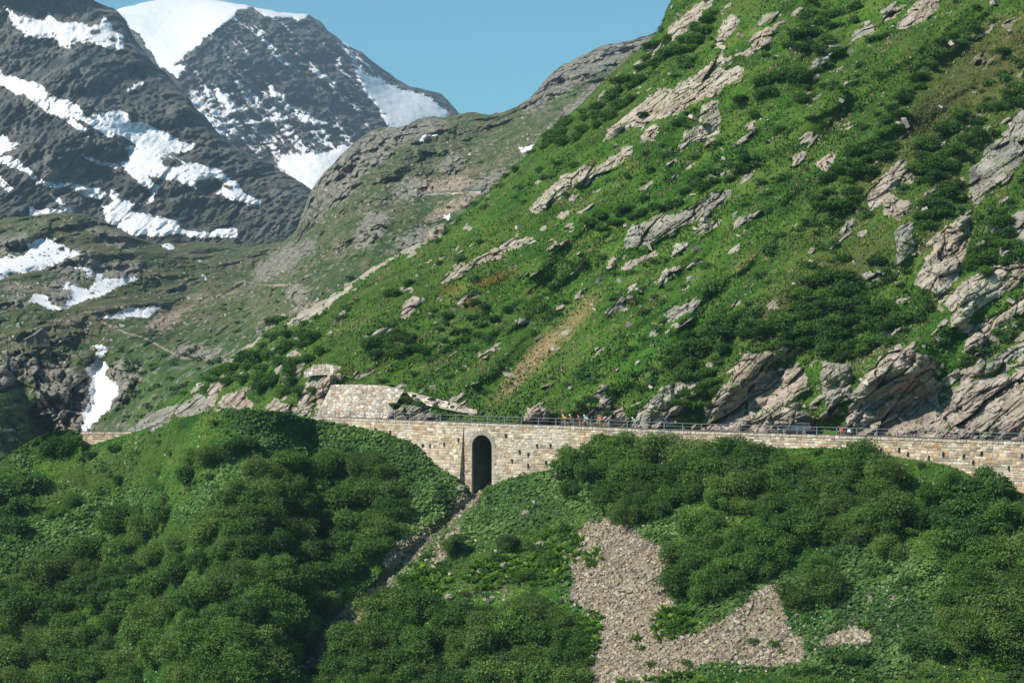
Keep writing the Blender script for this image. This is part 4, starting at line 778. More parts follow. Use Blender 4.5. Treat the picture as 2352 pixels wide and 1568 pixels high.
# upper slope bushes
UPT = [
 ([(470,900),(500,860),(560,825),(600,800),(640,770),(700,770),(745,800),(735,830),(690,850),(690,905),(640,905),(580,885),(540,890),(500,880)], 27, 1.55, 'green bush in the belt above the roadside rocks at the left end of the slope', 'bushes above the roadside rocks at the left'),
 ([(1255,330),(1300,290),(1380,240),(1440,180),(1500,110),(1560,90),(1600,60),(1640,25),(1660,40),(1600,110),(1540,150),(1500,180),(1450,235),(1400,270),(1380,310),(1320,330),(1290,345)], 27, 1.6, 'bush in the green belt along the skyline ridge beside the blue sky', 'bushes along the skyline ridge'),
 ([(1550,880),(1560,800),(1620,760),(1700,735),(1800,745),(1850,700),(1860,640),(1950,650),(1970,690),(2060,720),(2085,770),(2050,800),(1980,830),(1900,840),(1860,790),(1780,770),(1700,790),(1650,860),(1600,890)], 32, 1.9, 'bush in the dense thicket above the roadside cliffs', 'bushes of the thicket above the cliffs'),
 ([(1690,235),(1740,190),(1810,170),(1900,140),(1850,120),(1800,110),(1860,40),(1960,20),(1960,60),(1900,80),(1940,110),(1880,180),(1780,215),(1720,260)], 34, 1.5, 'dark bush on the upper right slope between the rock outcrops', 'bushes between the outcrops high on the right'),
 ([(1860,480),(1900,420),(1960,360),(2040,330),(2080,340),(2060,360),(1990,400),(1980,440),(1920,500)], 30, 1.6, 'dark bush in the belt left of the heather capped crag', 'bushes left of the heather capped crag'),
 ([(2030,290),(2050,240),(2090,200),(2140,150),(2120,190),(2090,240),(2060,300)], 28, 1.3, 'small bush along the left border of the brown heather', 'bushes along the brown heather'),
 ([(2100,400),(2130,350),(2180,290),(2300,230),(2352,200),(2352,250),(2280,270),(2230,340),(2180,400),(2130,430)], 34, 1.6, 'bush on the slope left of the overhanging crag', 'bushes left of the overhanging crag'),
 ([(2110,520),(2140,460),(2200,430),(2220,450),(2190,480),(2160,520),(2130,540)], 28, 1.5, 'bush between the heather capped crag and the pale slanting face', 'bushes beside the pale slanting face'),
 ([(1340,505),(1420,490),(1540,470),(1560,480),(1490,495),(1440,510),(1400,535),(1350,530)], 27, 1.35, 'dark shrub just above the long grey slab', 'shrubs above the long grey slab'),
 ([(1560,450),(1620,400),(1700,370),(1740,380),(1680,420),(1620,440)], 28, 1.2, 'low dark shrub above the right end of the long grey slab', 'low shrubs uphill of the grey slab'),
 ([(1010,740),(1060,700),(1150,720),(1130,760),(1060,790),(1010,790)], 30, .8, 'low green bush in the rough grass above the rubble wall', 'low bushes above the rubble wall'),
 ([(860,800),(900,780),(950,790),(960,810),(920,825),(870,825)], 24, 1.5, 'dark bush in the row on the lower slope above the rubble wall', 'dark bushes above the rubble wall'),
 ([(2230,620),(2260,560),(2300,520),(2340,600),(2300,610),(2260,630)], 28, 1.7, 'dark bush growing between the slanting slabs at the right', 'bushes between the slanting slabs'),
 ([(1700,880),(1740,860),(1790,810),(1830,770),(1850,790),(1800,830)], 30, .9, 'small bush on the ledges of the broken tan cliff', 'small bushes on the tan cliff'),
 ([(1560,930),(1600,900),(1640,880),(1650,900),(1620,950),(1580,965)], 24, 1.2, 'leafy bush in the hollow left of the broken tan cliff', 'bushes in the hollow left of the tan cliff'),
 ([(730,1010),(1,1)] , 10, 1, '', '') ][:-1]
tk2 = []
for poly, rad, size, lab, grp in UPT:
    for x, y, rr in poisson(poly, rad, r1, taken=tk2, tries=2500): put_shrub('bush', P_DARK+P_BRIGHT, x, y, 1.3*size*rr/rad*random.uniform(.8, 1.25), d_up, lab, 'bush', grp, parts=False, sq=.8)
for x, y, r, lab in [(635,745,2.3,'large round bush standing on the left skyline next to the white stones'),(1185,395,1.4,'bush on the skyline beside the far ridge, right one'),(1160,410,1.1,'bush on the skyline beside the far ridge, left one'),(1060,600,1.3,'dark bush right above the thin band of pale rock'),(1010,608,1.0,'small dark bush left of the thin band of pale rock'),
    (905,680,1.9,'largest dark bush on the left part of the slope'),(940,655,1.3,'dark bush next to the thin band of pale rock, lower one'),(1320,385,1.4,'dark bush at the top end of the ribbed slab'),(1280,380,1.2,'bush left of the top end of the ribbed slab'),(1240,395,1.0,'small bush on the skyline above the ribbed slab'),(1840,235,2.0,'dark shaded bush beside the small streaked rock'),
    (1730,270,1.3,'bush under the tiny rocks in the upper middle'),(2015,610,1.8,'dark bush right of the small grey boulder'),(1940,600,1.2,'green bush left of the small grey boulder'),(1560,290,1.3,'bush left of the outcrop below the biggest slab'),(2340,585,1.8,'dark bush at the right edge under the grey rocks'),(2290,770,1.3,'bush at the foot of the grey slanting slab'),(1090,700,1.2,'dark bush under the red alpenrose patch'),
    (2310,130,1.6,'dark bush in the heather near the top right corner'),(1480,270,1.2,'bush above the small rounded rock'),(1105,560,.9,'small bush at the top end of the thin band of rock'),(1620,290,1.0,'rounded cushion bush in the rock outcrop below the biggest slab')]:
    put_shrub('bush', P_DARK, x, y, r, d_up, lab, 'bush', 'single bushes on the upper slope', parts=True, sq=.85)
for x, y, r, lab in [(905,932,1.0,'leafy bush at the right end of the high rubble wall'),(935,922,1.1,'leafy bush between the high rubble wall and the low broken wall'),(965,932,1.1,'leafy bush under the low broken wall, left one'),(1000,940,.9,'leafy bush under the low broken wall, right one'),(952,912,.6,'small bush growing over the left end of the low broken wall'),(992,920,.7,'small bush growing over the middle of the low broken wall'),(1038,937,.6,'small bush growing over the right half of the low broken wall'),(880,880,1.0,'tuft of bush on top of the high rubble wall at its right end'),(715,900,1.0,'bush growing on the smooth pale rock left of the rubble wall'),(1395,955,1.0,'small bush overhanging the earthy brown rock face'),(1180,950,.9,'dark bush at the foot of the slope above the arch')]: put_shrub('bush', P_BRIGHT+P_DARK, x, y, r, (lambda a, b: np.minimum(d_up(a, b)-.6, YW(a)+5.8+np.clip(955-b, 0, 99)/16*1.1)), lab, 'bush', 'bushes round the walls above the road', parts=False, sq=.8)

# a few far-off shrubs in the valley
for poly, n in [([(0,1075),(0,960),(80,930),(150,990),(160,1060),(60,1090)], 60), ([(330,900),(420,830),(560,800),(500,870),(380,960),(300,985)], 30)]:
    pass

# ---------------------------------------------------------------- ground cover (stuff)
def scatter(name, n, x0, x1, y0, y1, keep, dep, size, tints, upw, label, asp=1.5, blade=False, lift=.10, seed=1, szf=None):
    r = np.random.default_rng(seed)
    x = r.uniform(x0, x1, n); y = r.uniform(y0, y1, n); k = keep(x, y, r.uniform(size=n)); x, y = x[k], y[k]
    Y = dep(x, y); p = W3(x, y, Y); m = len(x)
    s = size[0]+(size[1]-size[0])*r.uniform(size=m)**1.6
    if szf is not None: s = s*szf(x, y)
    if blade:
        yaw = r.uniform(0, 2*np.pi, m); nr = np.stack([np.cos(yaw), np.sin(yaw), r.uniform(.0,.5,m)], 1); nr = unit(nr)
        p[:,2] += s*.35; p[:,1] -= lift; v, f = quads(p, nr, s, asp, r, roll=np.tile([0,0,1.], (m,1))+r.normal(size=(m,3))*.35)
    else:
        nr = unit(r.normal(size=(m,3))*.5+np.array(upw)); p += nr*(lift*r.uniform(.2, 1, m))[:,None]; v, f = quads(p, nr, s, asp, r)
    ti = tints(x, y, p, r); ti = ti*r.uniform(.9, 1.1, (m,1))*np.array([1,1,1])
    npmesh(name, v, f, M_LEAF2, False, attrs={'tint': np.repeat(ti, 4, 0)}, kind='stuff', label=label)
    return m
M_LEAF2 = leaf_mat('herbage', .2, .65); M_LEAF2.node_tree.nodes['Object Info'].mute = False
for nd in M_LEAF2.node_tree.nodes:
    if nd.type == 'MAP_RANGE':
        nd.inputs[3].default_value = nd.inputs[4].default_value = (1 if abs(nd.inputs[3].default_value-.72) < .01 else .5)
def pick(cols, w): # choose colour by noise value
    c = np.array(cols); i = np.clip((w*len(c)).astype(int), 0, len(c)-1); return c[i]
def t_low(x, y, p, r):
    w = np.clip(.5+.55*fbm(p[:,0]/7, p[:,2]/5, o=3, seed=61)+r.normal(size=len(x))*.16, 0, .999)
    t = pick([(.020,.056,.010),(.034,.085,.014),(.050,.112,.018),(.072,.135,.024),(.11,.155,.038)], w)
    fl = r.uniform(size=len(x)); yel = (fbm(x/90, y/60, o=2, seed=171) > .15)&(y > 1380)&(x > 1700); wh = (fbm(x/70, y/50, o=2, seed=173) > .1)
    t = np.where(((fl < .05)&yel)[:,None], np.array([.62,.42,.03]), t); t = np.where(((fl > .965)&wh)[:,None], np.array([.55,.56,.46]), t)
    he = samp(m_heath1, x, y)[:,None]; return t*(1-he*.5)+np.array([.085,.095,.028])*he*.5
def t_lush(x, y, p, r):
    w = np.clip(.5+.4*fbm(p[:,0]/5, p[:,2]/4, o=2, seed=66)+r.normal(size=len(x))*.2, 0, .999)
    return pick([(.036,.082,.020),(.056,.122,.028),(.084,.165,.038),(.125,.215,.058)], w)
free1 = lambda x, y: (samp(m_scree, x, y) < .6)&(y > T1(x)+2)
print('low grass', scatter('meadow_plants', 150000, -120, 2460, 938, 1600, lambda x, y, q: free1(x, y)&(q < 1-.6*samp(m_scree_t, x, y)), d_low, (.14,.42), t_low, (0,-.35,.8), 'mixed grasses and herbs covering the bank below the road', seed=3, lift=.16))
print('leafy', scatter('broad_leaved_plants', 120000, -120, 2460, 938, 1600, lambda x, y, q: free1(x, y)&(q < samp(m_lush, x, y)*1.1+.9*((samp(m_scree_e, x, y) > .12)&(samp(m_scree_e, x, y) < .55))*(fbm(x/22, y/16, o=2, seed=91) > -.1)+.45*(x < 350)*(fbm(x/60, y/25, o=3, seed=92) > .05)), d_low, (.26,.62), t_lush, (-.25,-.5,.9), 'broad leaved butterbur and dock carpeting the damp parts of the lower bank', asp=1.1, seed=4, lift=.32))
def t_up(x, y, p, r):
    a_ = p[:,0]*.82+p[:,2]*.57; b_ = -p[:,0]*.57+p[:,2]*.82; w = np.clip(.55+.75*fbm(a_/20, b_/6, o=4, seed=71)+r.normal(size=len(x))*.10, 0, .999)
    t = pick([(.018,.050,.008),(.032,.082,.012),(.052,.115,.017),(.080,.145,.024),(.130,.170,.042)], w)
    tn = np.clip(samp(m_tan, x, y)*1.1+(r.uniform(size=len(x)) < .035), 0, 1)[:,None]; he = samp(m_heath2, x, y)[:,None]*.8; ea = (fbm(a_/7, b_/2.4, o=4, seed=74) > .50+.25*r.uniform(size=len(x)))&(y < C2(x)); t = np.where(ea[:,None], np.array([.25,.19,.11])*r.uniform(.7,1.2,(len(x),1)), t); rd = (samp(m_red, x, y) > r.uniform(.3, .9, len(x)))[:,None]
    t = t*(1-he)+np.array([.095,.085,.03])*he; t = np.where(tn > r.uniform(.25, .9, (len(x),1)), np.array([.32,.24,.13]), t); return np.where(rd, np.array([.26,.05,.035]), t)
print('up grass', scatter('mountain_grass', 210000, 280, 2460, -60, 1010, lambda x, y, q: (y > T2(x)+1)&(y < PT(x)-2)&((samp(m_rock2, x, y) < .35)|(fbm(x/14, y/9, o=3, seed=17) > .34))&(rx_up(x, y) < .45)&((q < .30)|(fbm((x*.82-y*.57)/90, (x*.57+y*.82)/26, o=3, seed=161) < .12)), d_up, (.14,.46), t_up, (0,-.3,.6), 'tufted grass and herbs covering the mountainside above the road', asp=1.5, blade=True, seed=6))
# low scrub: more small bushes than could be counted, as one object
def scrub(name, n, x0, x1, y0, y1, dep, dens, r_rng, tint, label, seed, leaf=.17, per=260):
    r = np.random.default_rng(seed); x = r.uniform(x0, x1, n); y = r.uniform(y0, y1, n); k = dens(x, y) > r.uniform(size=n); x, y = x[k], y[k]
    P = W3(x, y, dep(x, y)); VV, FF, TT = [], [], []; b = 0
    base = [shrub_arrays(500+i, n=per, leaf=leaf, h=.8, tint=tint) for i in range(8)]
    for i in range(len(x)):
        v, f, t, _ = base[i % 8]; a = r.uniform(0, 6.28); s = r.uniform(*r_rng); c, sn = math.cos(a), math.sin(a)
        w = np.stack([v[:,0]*c-v[:,1]*sn, v[:,0]*sn+v[:,1]*c, v[:,2]*r.uniform(.6, .95)], 1)*s+P[i]-np.array([0,0,.12*s])
        VV.append(w); FF.append(f+b); TT.append(t*r.uniform(.75, 1.25)*np.array([r.uniform(.85, 1.25), 1, 1])); b += len(v)
    npmesh(name, np.concatenate(VV), np.concatenate(FF), M_LEAF2, False, attrs={'tint': np.concatenate(TT)}, kind='stuff', label=label); print(name, len(x))
dn_up = lambda x, y: np.where((y > T2(x)+6)&(y < np.minimum(C2(x), PT(x)-8))&(samp(m_rock2, x, y) < .1)&(samp(m_tan, x, y) < .2), np.clip(fbm((x*.85-y*.5)/120, (x*.5+y*.85)/38, o=3, seed=77)*1.9-.18+.55*samp(m_dk2, x, y), .02, .95), 0)
scrub('low_scrub', 4600, 300, 2420, -40, 940, d_up, dn_up, (.6,1.6), (.044,.112,.022), 'low dark scrub scattered in patches over the mountainside above the road', 9)
dn_lo = lambda x, y: np.where((y > B1(x)+12)&(samp(m_scree, x, y) < .35), np.clip(fbm(x/70+y/150, y/60, o=3, seed=79)*1.3+.22, .06, .7), .035)
scrub('low_scrub_lower_bank', 2600, -100, 2440, 960, 1600, d_low, dn_lo, (.4,1.3), (.058,.130,.028), 'low green scrub between the larger shrubs on the bank below the road', 10)
dn_far = lambda x, y: np.where((y > T3(x)+6), np.clip(samp(m_green3, x, y)*1.2-.3+.6*fbm(x/30, y/20, o=3, seed=83), 0, 1), 0)
scrub('distant_scrub', 2600, -60, 1200, 560, 1090, d_far, dn_far, (.8,2.2), (.042,.085,.026), 'dark green scrub in the far valley and round the gorge', 12, leaf=.35, per=70)

# ferns ---------------------------------------------------------------------
def fern_proto(seed):
    r = np.random.default_rng(seed); v = []; t = []; nf = 34
    for i in range(nf):
        a = r.uniform(0, 6.28); L = r.uniform(.7, 1.1); d = np.array([math.cos(a), math.sin(a), 0]); s = np.cross(d, [0,0,1]); rise = r.uniform(.55, 1.3); o = d*r.uniform(0,.5)
        for k in range(7):
            u0, u1 = k/7, (k+1)/7; f = lambda u: o+d*L*.75*u**1.2+np.array([0,0,L*(rise*u-.55*u**2.4)]); w = .13*math.sin(math.pi*min(1, .12+u0*.95))+.012; w1 = .13*math.sin(math.pi*min(1, .12+u1*.9))+.005
            v += [f(u0)-s*w, f(u0)+s*w, f(u1)+s*w1, f(u1)-s*w1]; t += [np.array([.16,.30,.035])*r.uniform(.75, 1.25)]*4
    o = npmesh('fern', np.array(v), np.arange(len(v)).reshape(-1,4), M_LEAF, False, attrs={'tint': np.array(t)}); return bake(o)
P_FERN = [fern_proto(i) for i in range(4)]
def put_fern(x, y, r, lab, grp):
    o = bpy.data.objects.new('fern', random.choice(P_FERN)); COL.objects.link(o); o.location = V(x, y, float(d_low(np.array([x]), np.array([y]))[0])); o.location.z -= .05
    o.rotation_euler.z = random.uniform(0, 6.28); o.scale = (r, r, r*random.uniform(.9, 1.2)); tag(o, lab, 'fern', grp)
tk = []
for poly, rad, size, lab, grp in [
  ([(905,1360),(960,1310),(1010,1290),(1030,1340),(1000,1375),(940,1380)], 17, 1.0, 'bright fern in the patch left of the dark shrubs near the gully', 'ferns near the gully'),
  ([(1060,1330),(1100,1290),(1180,1275),(1250,1230),(1310,1215),(1340,1240),(1330,1290),(1280,1340),(1180,1345),(1100,1360)], 17, 1.05, 'bright yellow green fern in the broad patch left of the large scree', 'ferns left of the large scree'),
  ([(1335,1290),(1370,1255),(1390,1280),(1360,1310)], 16, 1.0, 'fern on the upper left border of the large scree', 'ferns at the scree border'),
  ([(1310,1480),(1340,1420),(1375,1400),(1380,1450),(1360,1500),(1350,1540),(1310,1520)], 19, 1.15, 'fern in the row along the left side of the large scree', 'ferns along the scree'),
  ([(1500,1430),(1520,1400),(1580,1400),(1590,1440),(1540,1475),(1510,1470)], 18, 1.05, 'fern in the clump on the right side of the large scree', 'ferns right of the scree'),
  ([(1350,1590),(1550,1540),(1650,1560),(1700,1600),(1500,1610)], 24, 1.1, 'fern at the bottom edge below the scree', 'ferns at the bottom edge'),
  ([(2240,1530),(2290,1490),(2352,1470),(2352,1520),(2300,1540)], 20, 1.15, 'fern at the bottom right corner', 'ferns at the bottom right corner')]:
    for x, y, rr in poisson(poly, rad, r1, taken=tk, tries=1500): put_fern(x, y, size*random.uniform(.85, 1.25), lab, grp)
for x, y, r, lab in [(1465,1470,1.15,'round fern standing alone inside the large scree, upper one'),(1470,1490,.9,'small fern in the scree just below the round one'),(1655,1440,.6,'tiny fern on the smaller scree'),(2110,1330,1.2,'yellow green fern in the leafy plants at the right'),(2140,1312,.9,'small fern uphill of the yellow green one at the right'),(2110,1375,.8,'fern below the yellow green one at the right'),
    (1985,1440,.9,'fern among the flowers right of the smaller scree'),(1780,1480,1.0,'fern at the lower right rim of the smaller scree'),(1800,1495,.8,'small fern beside the one at the rim of the smaller scree'),(455,1190,1.0,'bright fern above the big left thicket'),(470,1185,.8,'small bright fern above the big left thicket, right one')]: put_fern(x, y, r, lab, 'single ferns')

# ================================================================ road, walls, railings
class Path:
    def __init__(s, x0, x1, Yf, Tf, step=2.0):
        s.px = np.arange(x0, x1+.01, step); s.P = W3(s.px, Tf(s.px), Yf(s.px))
        d = np.linalg.norm(np.diff(s.P[:,:2], axis=0), axis=1); s.s = np.concatenate([[0], np.cumsum(d)])
        t = np.gradient(s.P[:,:2], axis=0); t = unit(t); s.n = np.stack([-t[:,1], t[:,0]], 1)   # into the hill
        s.L = s.s[-1]
    def S(s, px): return np.interp(px, s.px, s.s)
    def X(s, q): return np.interp(q, s.s, s.px)
    def at(s, q, dn=0, dz=0):
        q = np.asarray(q, float); r = [np.interp(q, s.s, s.P[:,i]) for i in range(3)]; nx, ny = np.interp(q, s.s, s.n[:,0]), np.interp(q, s.s, s.n[:,1])
        return np.stack([r[0]+nx*dn, r[1]+ny*dn, r[2]+dz], -1)
    def ang(s, q):   # heading (pointing to growing px) in the ground plane
        n = np.interp(q, s.s, s.n[:,0]), np.interp(q, s.s, s.n[:,1]); return math.atan2(-n[0], n[1])
def courses(s, z, seed, hr=(.28,.50), wr=(.36,1.0), coarse=False):
    """coursed rubble: stone number and distance to the nearest joint"""
    r = np.random.default_rng(seed); z = z+.05*vn(s*.45, z*.3, seed=seed)+.03*vn(s*1.7, z*1.1, seed=seed+1); s = s+.04*vn(s*1.3, z*2.5, seed=seed+2)
    H = np.concatenate([[0], np.cumsum(r.uniform(*hr, 60))]); i = np.clip(np.searchsorted(H, z)-1, 0, 58)
    dz = np.minimum(z-H[i], H[i+1]-z); ds = np.zeros_like(s); sid = np.zeros(s.shape, int); smax = s.max()+2
    for k in np.unique(i):
        n = int(smax/wr[0])+20; Wd = np.concatenate([[-r.uniform(0, .5)-1], -1+np.cumsum(r.uniform(*wr, n))]); m = i == k
        j = np.clip(np.searchsorted(Wd, s[m])-1, 0, n-2); ds[m] = np.minimum(s[m]-Wd[j], Wd[j+1]-s[m]); sid[m] = k*4096+j
    return sid, np.minimum(np.abs(dz), np.abs(ds))
def stone_tint(sid, d, z, seed=0, pale=1.0, warmth=1.0):
    a = _r(_h(sid, sid*0, sid*0, seed+1)); b = _r(_h(sid, sid*0+1, sid*0, seed+2)); c = _r(_h(sid, sid*0+2, sid*0, seed+3))
    pal = np.array([(.47,.39,.30),(.38,.31,.235),(.31,.265,.215),(.53,.465,.385),(.43,.335,.225),(.26,.225,.19),(.60,.55,.47),(.46,.40,.325)])
    t = pal[(a*7.999).astype(int)]*(.8+.4*b)[...,None]*pale
    t = np.where((c > .990)[...,None], np.array([.48,.25,.11]), t)
    mort = np.clip(1-d/.028, 0, 1)[...,None]
    t = t*np.array([1.10,1.05,.96])
    return t*(1-mort)+np.array([.36,.305,.24])*pale*mort*.72
def bulge(sid, d, seed=0, h=.075):
    a = _r(_h(sid, sid*0+5, sid*0, seed+9)); return np.clip(d/.085, 0, 1)**.6*h*(.45+1.1*a)
def stone_mat():
    m = Mt('masonry', .92, .15); n = m.noise(3.5, 6, .72); n2 = m.noise(.5, 4, .6)
    c = m.mix(m.ramp(n, (.32, .5), (.5, 0.)), m.attr('tint'), (.14,.12,.10)); c = m.mix(m.ramp(n, (.56, 0.), (.7, .35)), c, (.60,.55,.48))
    c = m.mix(m.ramp(n2, (.52, 0.), (.68, .35)), c, (.30,.23,.15)); return m.out(c, m.bump(n, .5, .05))
M_STONE = stone_mat()
MAIN = Path(436, 3050, YW, PT)
aX0, aX1 = 1085.0, 1131.0
sA0, sA1 = float(MAIN.S(aX0)), float(MAIN.S(aX1)); aR = (sA1-sA0)/2; aC = (sA0+sA1)/2
Ya = float(YW(1108)); zt_arch = (float(PT(1108))-998)/F*Ya; zsp = zt_arch-aR     # height of crown / springing measured from the wall top
def inside_arch(s, dz): return ((np.abs(s-aC) < aR)&(dz < zsp))|(np.hypot(s-aC, dz-zsp) < aR)
RUST = [(866,4),(1345,2.5),(2152,6),(1840,3),(1000,2),(2230,3),(2330,5)]
wall = empty('retaining_wall', V(1176, float(PT(1176)), float(YW(1176))), label='long pale stone retaining wall with a tall arched culvert carrying the road', cat='wall')
def to_local(o, parent): o.parent = parent; o.matrix_parent_inverse = Matrix.Translation(-parent.location); return o
def wall_section(path, s0, s1, batter, Hf, seed, parent, name='masonry', arch=False, off=0, ds=.10, rows=84, cap=None, rust=True, **kw):
    s = np.arange(s0, s1+ds, ds); s[-1] = s1; t = np.linspace(0, 1, rows)[:,None]; S = np.repeat(s[None], rows, 0); H = Hf(path.X(s))[None]; Zd = t*H
    sid, d = courses(S, Zd, seed, **kw); out = bulge(sid, d, seed)
    base = path.at(S); n = np.stack([np.interp(S, path.s, path.n[:,0]), np.interp(S, path.s, path.n[:,1]), S*0], -1)
    P = base-n*(out+batter*Zd-off)[...,None]; P[...,2] -= Zd
    T = stone_tint(sid, d, Zd, seed)
    if rust:
        px = path.X(S)
        for rx, rw in RUST:
            k = np.exp(-((px-rx+1.2*vn(Zd*1.5, S*0))/rw)**2)*np.clip(1.3-Zd/1.8, 0, 1); T = T*(1-k[...,None]*.75)+np.array([.42,.19,.055])*k[...,None]*.75
        white = np.clip(fbm(S/3, Zd/2.2, o=3, seed=14)*1.6-.35+.3*np.exp(-((px-1105)/60)**2), 0, .45)[...,None]; T = T*(1-white)+np.array([.60,.55,.48])*white
    idx = np.arange(S.size).reshape(S.shape); f = np.stack([idx[1:,:-1], idx[1:,1:], idx[:-1,1:], idx[:-1,:-1]], -1).reshape(-1,4)
    if arch:
        cs, cz = S.ravel()[f].mean(1), -Zd.ravel()[f].mean(1); f = f[~inside_arch(cs, cz)]
    VV = P.reshape(-1,3); TT = T.reshape(-1,3)
    for col in (0, -1):     # return faces at both ends
        q = P[:,col]; bk = base[:,col]+n[:,col]*1.5; bk[:,2] = q[:,2]; m0 = len(VV); VV = np.concatenate([VV, q, bk]); tt = np.tile([.30,.25,.2], (rows,1))*(.7+.6*_r(_h((Zd[:,col]*3).astype(int), np.zeros(rows,int)+col, np.zeros(rows,int), 3)))[:,None]; TT = np.concatenate([TT, tt, tt])
        i = np.arange(rows-1); f = np.concatenate([f, np.stack([m0+i, m0+i+1, m0+rows+i+1, m0+rows+i], 1)])
    u, inv = np.unique(f, return_inverse=True)
    o = npmesh(name, VV[u], inv.reshape(f.shape), M_STONE, False, attrs={'tint': TT[u]}); return to_local(o, parent)
HB = lambda px: np.clip((B1(px)-PT(px))/F*YW(px), .5, 12)+1.6
wall_section(MAIN, float(MAIN.S(436)), float(MAIN.S(1066)), .125, lambda x: np.where(x > 700, HB(x), 2.5), 5, wall)
wall_section(MAIN, float(MAIN.S(1060)), float(MAIN.S(3040)), .015, HB, 6, wall, arch=True)
# culvert barrel and voussoirs
ang = [math.pi*k/20 for k in range(21)]
prof = [(aC-aR, -11.5)]+[(aC-aR*math.cos(a), zsp+aR*math.sin(a)) for a in ang]+[(aC+aR, -11.5)]
m = MB(); rg = []
for dn in (-.03, 1.5, 3, 5, 8): rg.append([MAIN.at(s, dn+(.0), dz) for s, dz in prof])
for a, b in zip(rg[:-1], rg[1:]):
    for k in range(len(prof)-1): m.add([a[k], a[k+1], b[k+1], b[k]], [(0,1,2,3)])
m.add(rg[-1], [tuple(range(len(prof)))])
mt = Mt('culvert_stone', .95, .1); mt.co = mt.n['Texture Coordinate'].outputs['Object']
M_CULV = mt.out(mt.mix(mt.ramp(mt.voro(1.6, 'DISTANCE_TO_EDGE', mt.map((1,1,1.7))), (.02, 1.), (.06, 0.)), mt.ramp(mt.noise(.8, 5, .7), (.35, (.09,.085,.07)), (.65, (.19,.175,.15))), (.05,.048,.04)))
to_local(m.build('culvert', M_CULV, None), wall)
m = MB(); nv = 15
for k in range(nv):
    a0, a1 = math.pi*(k+.06)/nv, math.pi*(k+.94)/nv; ro = aR+.58+random.uniform(-.06, .08)
    pts = [(aC-r*math.cos(a), zsp+r*math.sin(a)) for r, a in ((aR-.02,a0),(aR-.02,a1),(ro,a1),(ro,a0))]; o_ = .14+random.uniform(0, .04)
    m.loft([[MAIN.at(s, -o_, z) for s, z in pts], [MAIN.at(s, .25, z) for s, z in pts]])
M_VOUS = plain('dressed_stone', (.33,.295,.25), .9, 0, .2, .35, 2.5); to_local(m.build('arch_ring', M_VOUS, None), wall)
for sgn in (-1, 1):   # quoins on the jambs
    m = MB(); z = zsp
    while z > -9.8:
        h = random.uniform(.28, .42); w = random.choice((.35,.62)); c0 = aC+sgn*(aR-.02); c1 = c0+sgn*w; o_ = .13+random.uniform(0,.03)
        q = [(c0, z), (c1, z), (c1, z-h+.03), (c0, z-h+.03)]; m.loft([[MAIN.at(s, -o_, zz) for s, zz in q], [MAIN.at(s, .2, zz) for s, zz in q]]); z -= h
    to_local(m.build('quoins', M_VOUS if False else plain('quoin_stone', (.42,.37,.30), .9, 0, .2, .3, 2), None), wall)
def coping(path, s0, s1, parent, wd=.6, ht=.34, seed=1, vis=None, zoff=0):
    VV, FF, TT = [], [], []; r = np.random.default_rng(seed); s = s0; b = 0
    while s < s1:
        w = r.uniform(.34, .72); h = ht*r.uniform(.8, 1.15); o_ = -.12-r.uniform(0, .07); g = .035
        for dz in (zoff-h+r.uniform(-.02,.04)-.0, zoff+r.uniform(-.035,.035)):
            for ss, dn in ((s+g, o_), (s+w-g, o_-r.uniform(-.02,.02)), (s+w-g, wd), (s+g, wd)):
                e = .03 if dz > zoff-.1 else 0; VV.append(path.at(ss, dn+(e if dn < 0 else -e), dz))
        FF += [(b+i[0], b+i[1], b+i[2], b+i[3]) for i in ((0,3,2,1),(4,5,6,7),(0,1,5,4),(1,2,6,5),(2,3,7,6),(3,0,4,7))]; b += 8
        c = np.array([(.50,.44,.36),(.42,.365,.295),(.58,.52,.44),(.46,.38,.28)][r.integers(4)])*r.uniform(.8, 1.12); TT += [c]*8; s += w
    return to_local(npmesh('coping', np.array(VV), np.array(FF), M_STONE, False, attrs={'tint': np.array(TT)}), parent)
coping(MAIN, 0, MAIN.L-.5, wall)
M_HOLE_SHADE = plain('drain_shadow', (.03,.028,.025), .95)
sp = MB().box((0,-.13,0), (.26,.42,.36), taper=.85, jit=.02).build('drain_stone', plain('spout_stone', (.40,.35,.29), .9, 0, .2, .3)); COL.objects.unlink(sp)
hl = MB().box((.20,-.05,-.03), (.13,.1,.36), jit=.02).build('drain_hole_shade', M_HOLE_SHADE); COL.objects.unlink(hl)  # dark box paints the hole and the stone's cast shadow beside it
DR = [(898,991),(864,985),(975,1021),(992,1021),(1024,1018),(1056,1008),(1161,997),(1233,1021),(1264,1021),(1193,1035),(1307,1028),(1176,1055),(1213,1067),(1213,1042),(1254,1060),(1292,1056),(1945,1037),(1974,1031),(2022,1031),(2064,1030),(2084,1040),(2132,1048),(2165,1040),(2212,1045),(2253,1038),(2234,1058),(2346,1044),(2269,1073),(2316,1072),(2305,1122),(1340,1040)]
for x, y in DR:
    q = float(MAIN.S(x)); dz = float(PT(x)-y)/F*float(YW(x)); bt = -.1-(.125 if x < 1065 else .015)*-dz
    for src, nm in ((sp, 'drain_stone'), (hl, 'drain_hole_shade')):
        o = bpy.data.objects.new(nm, src.data); COL.objects.link(o); p = MAIN.at(q, bt, dz); o.location = p; o.rotation_euler.z = MAIN.ang(q); o.scale = (random.uniform(.8,1.2), 1, random.uniform(.75,1.2))
        to_local(o, wall)
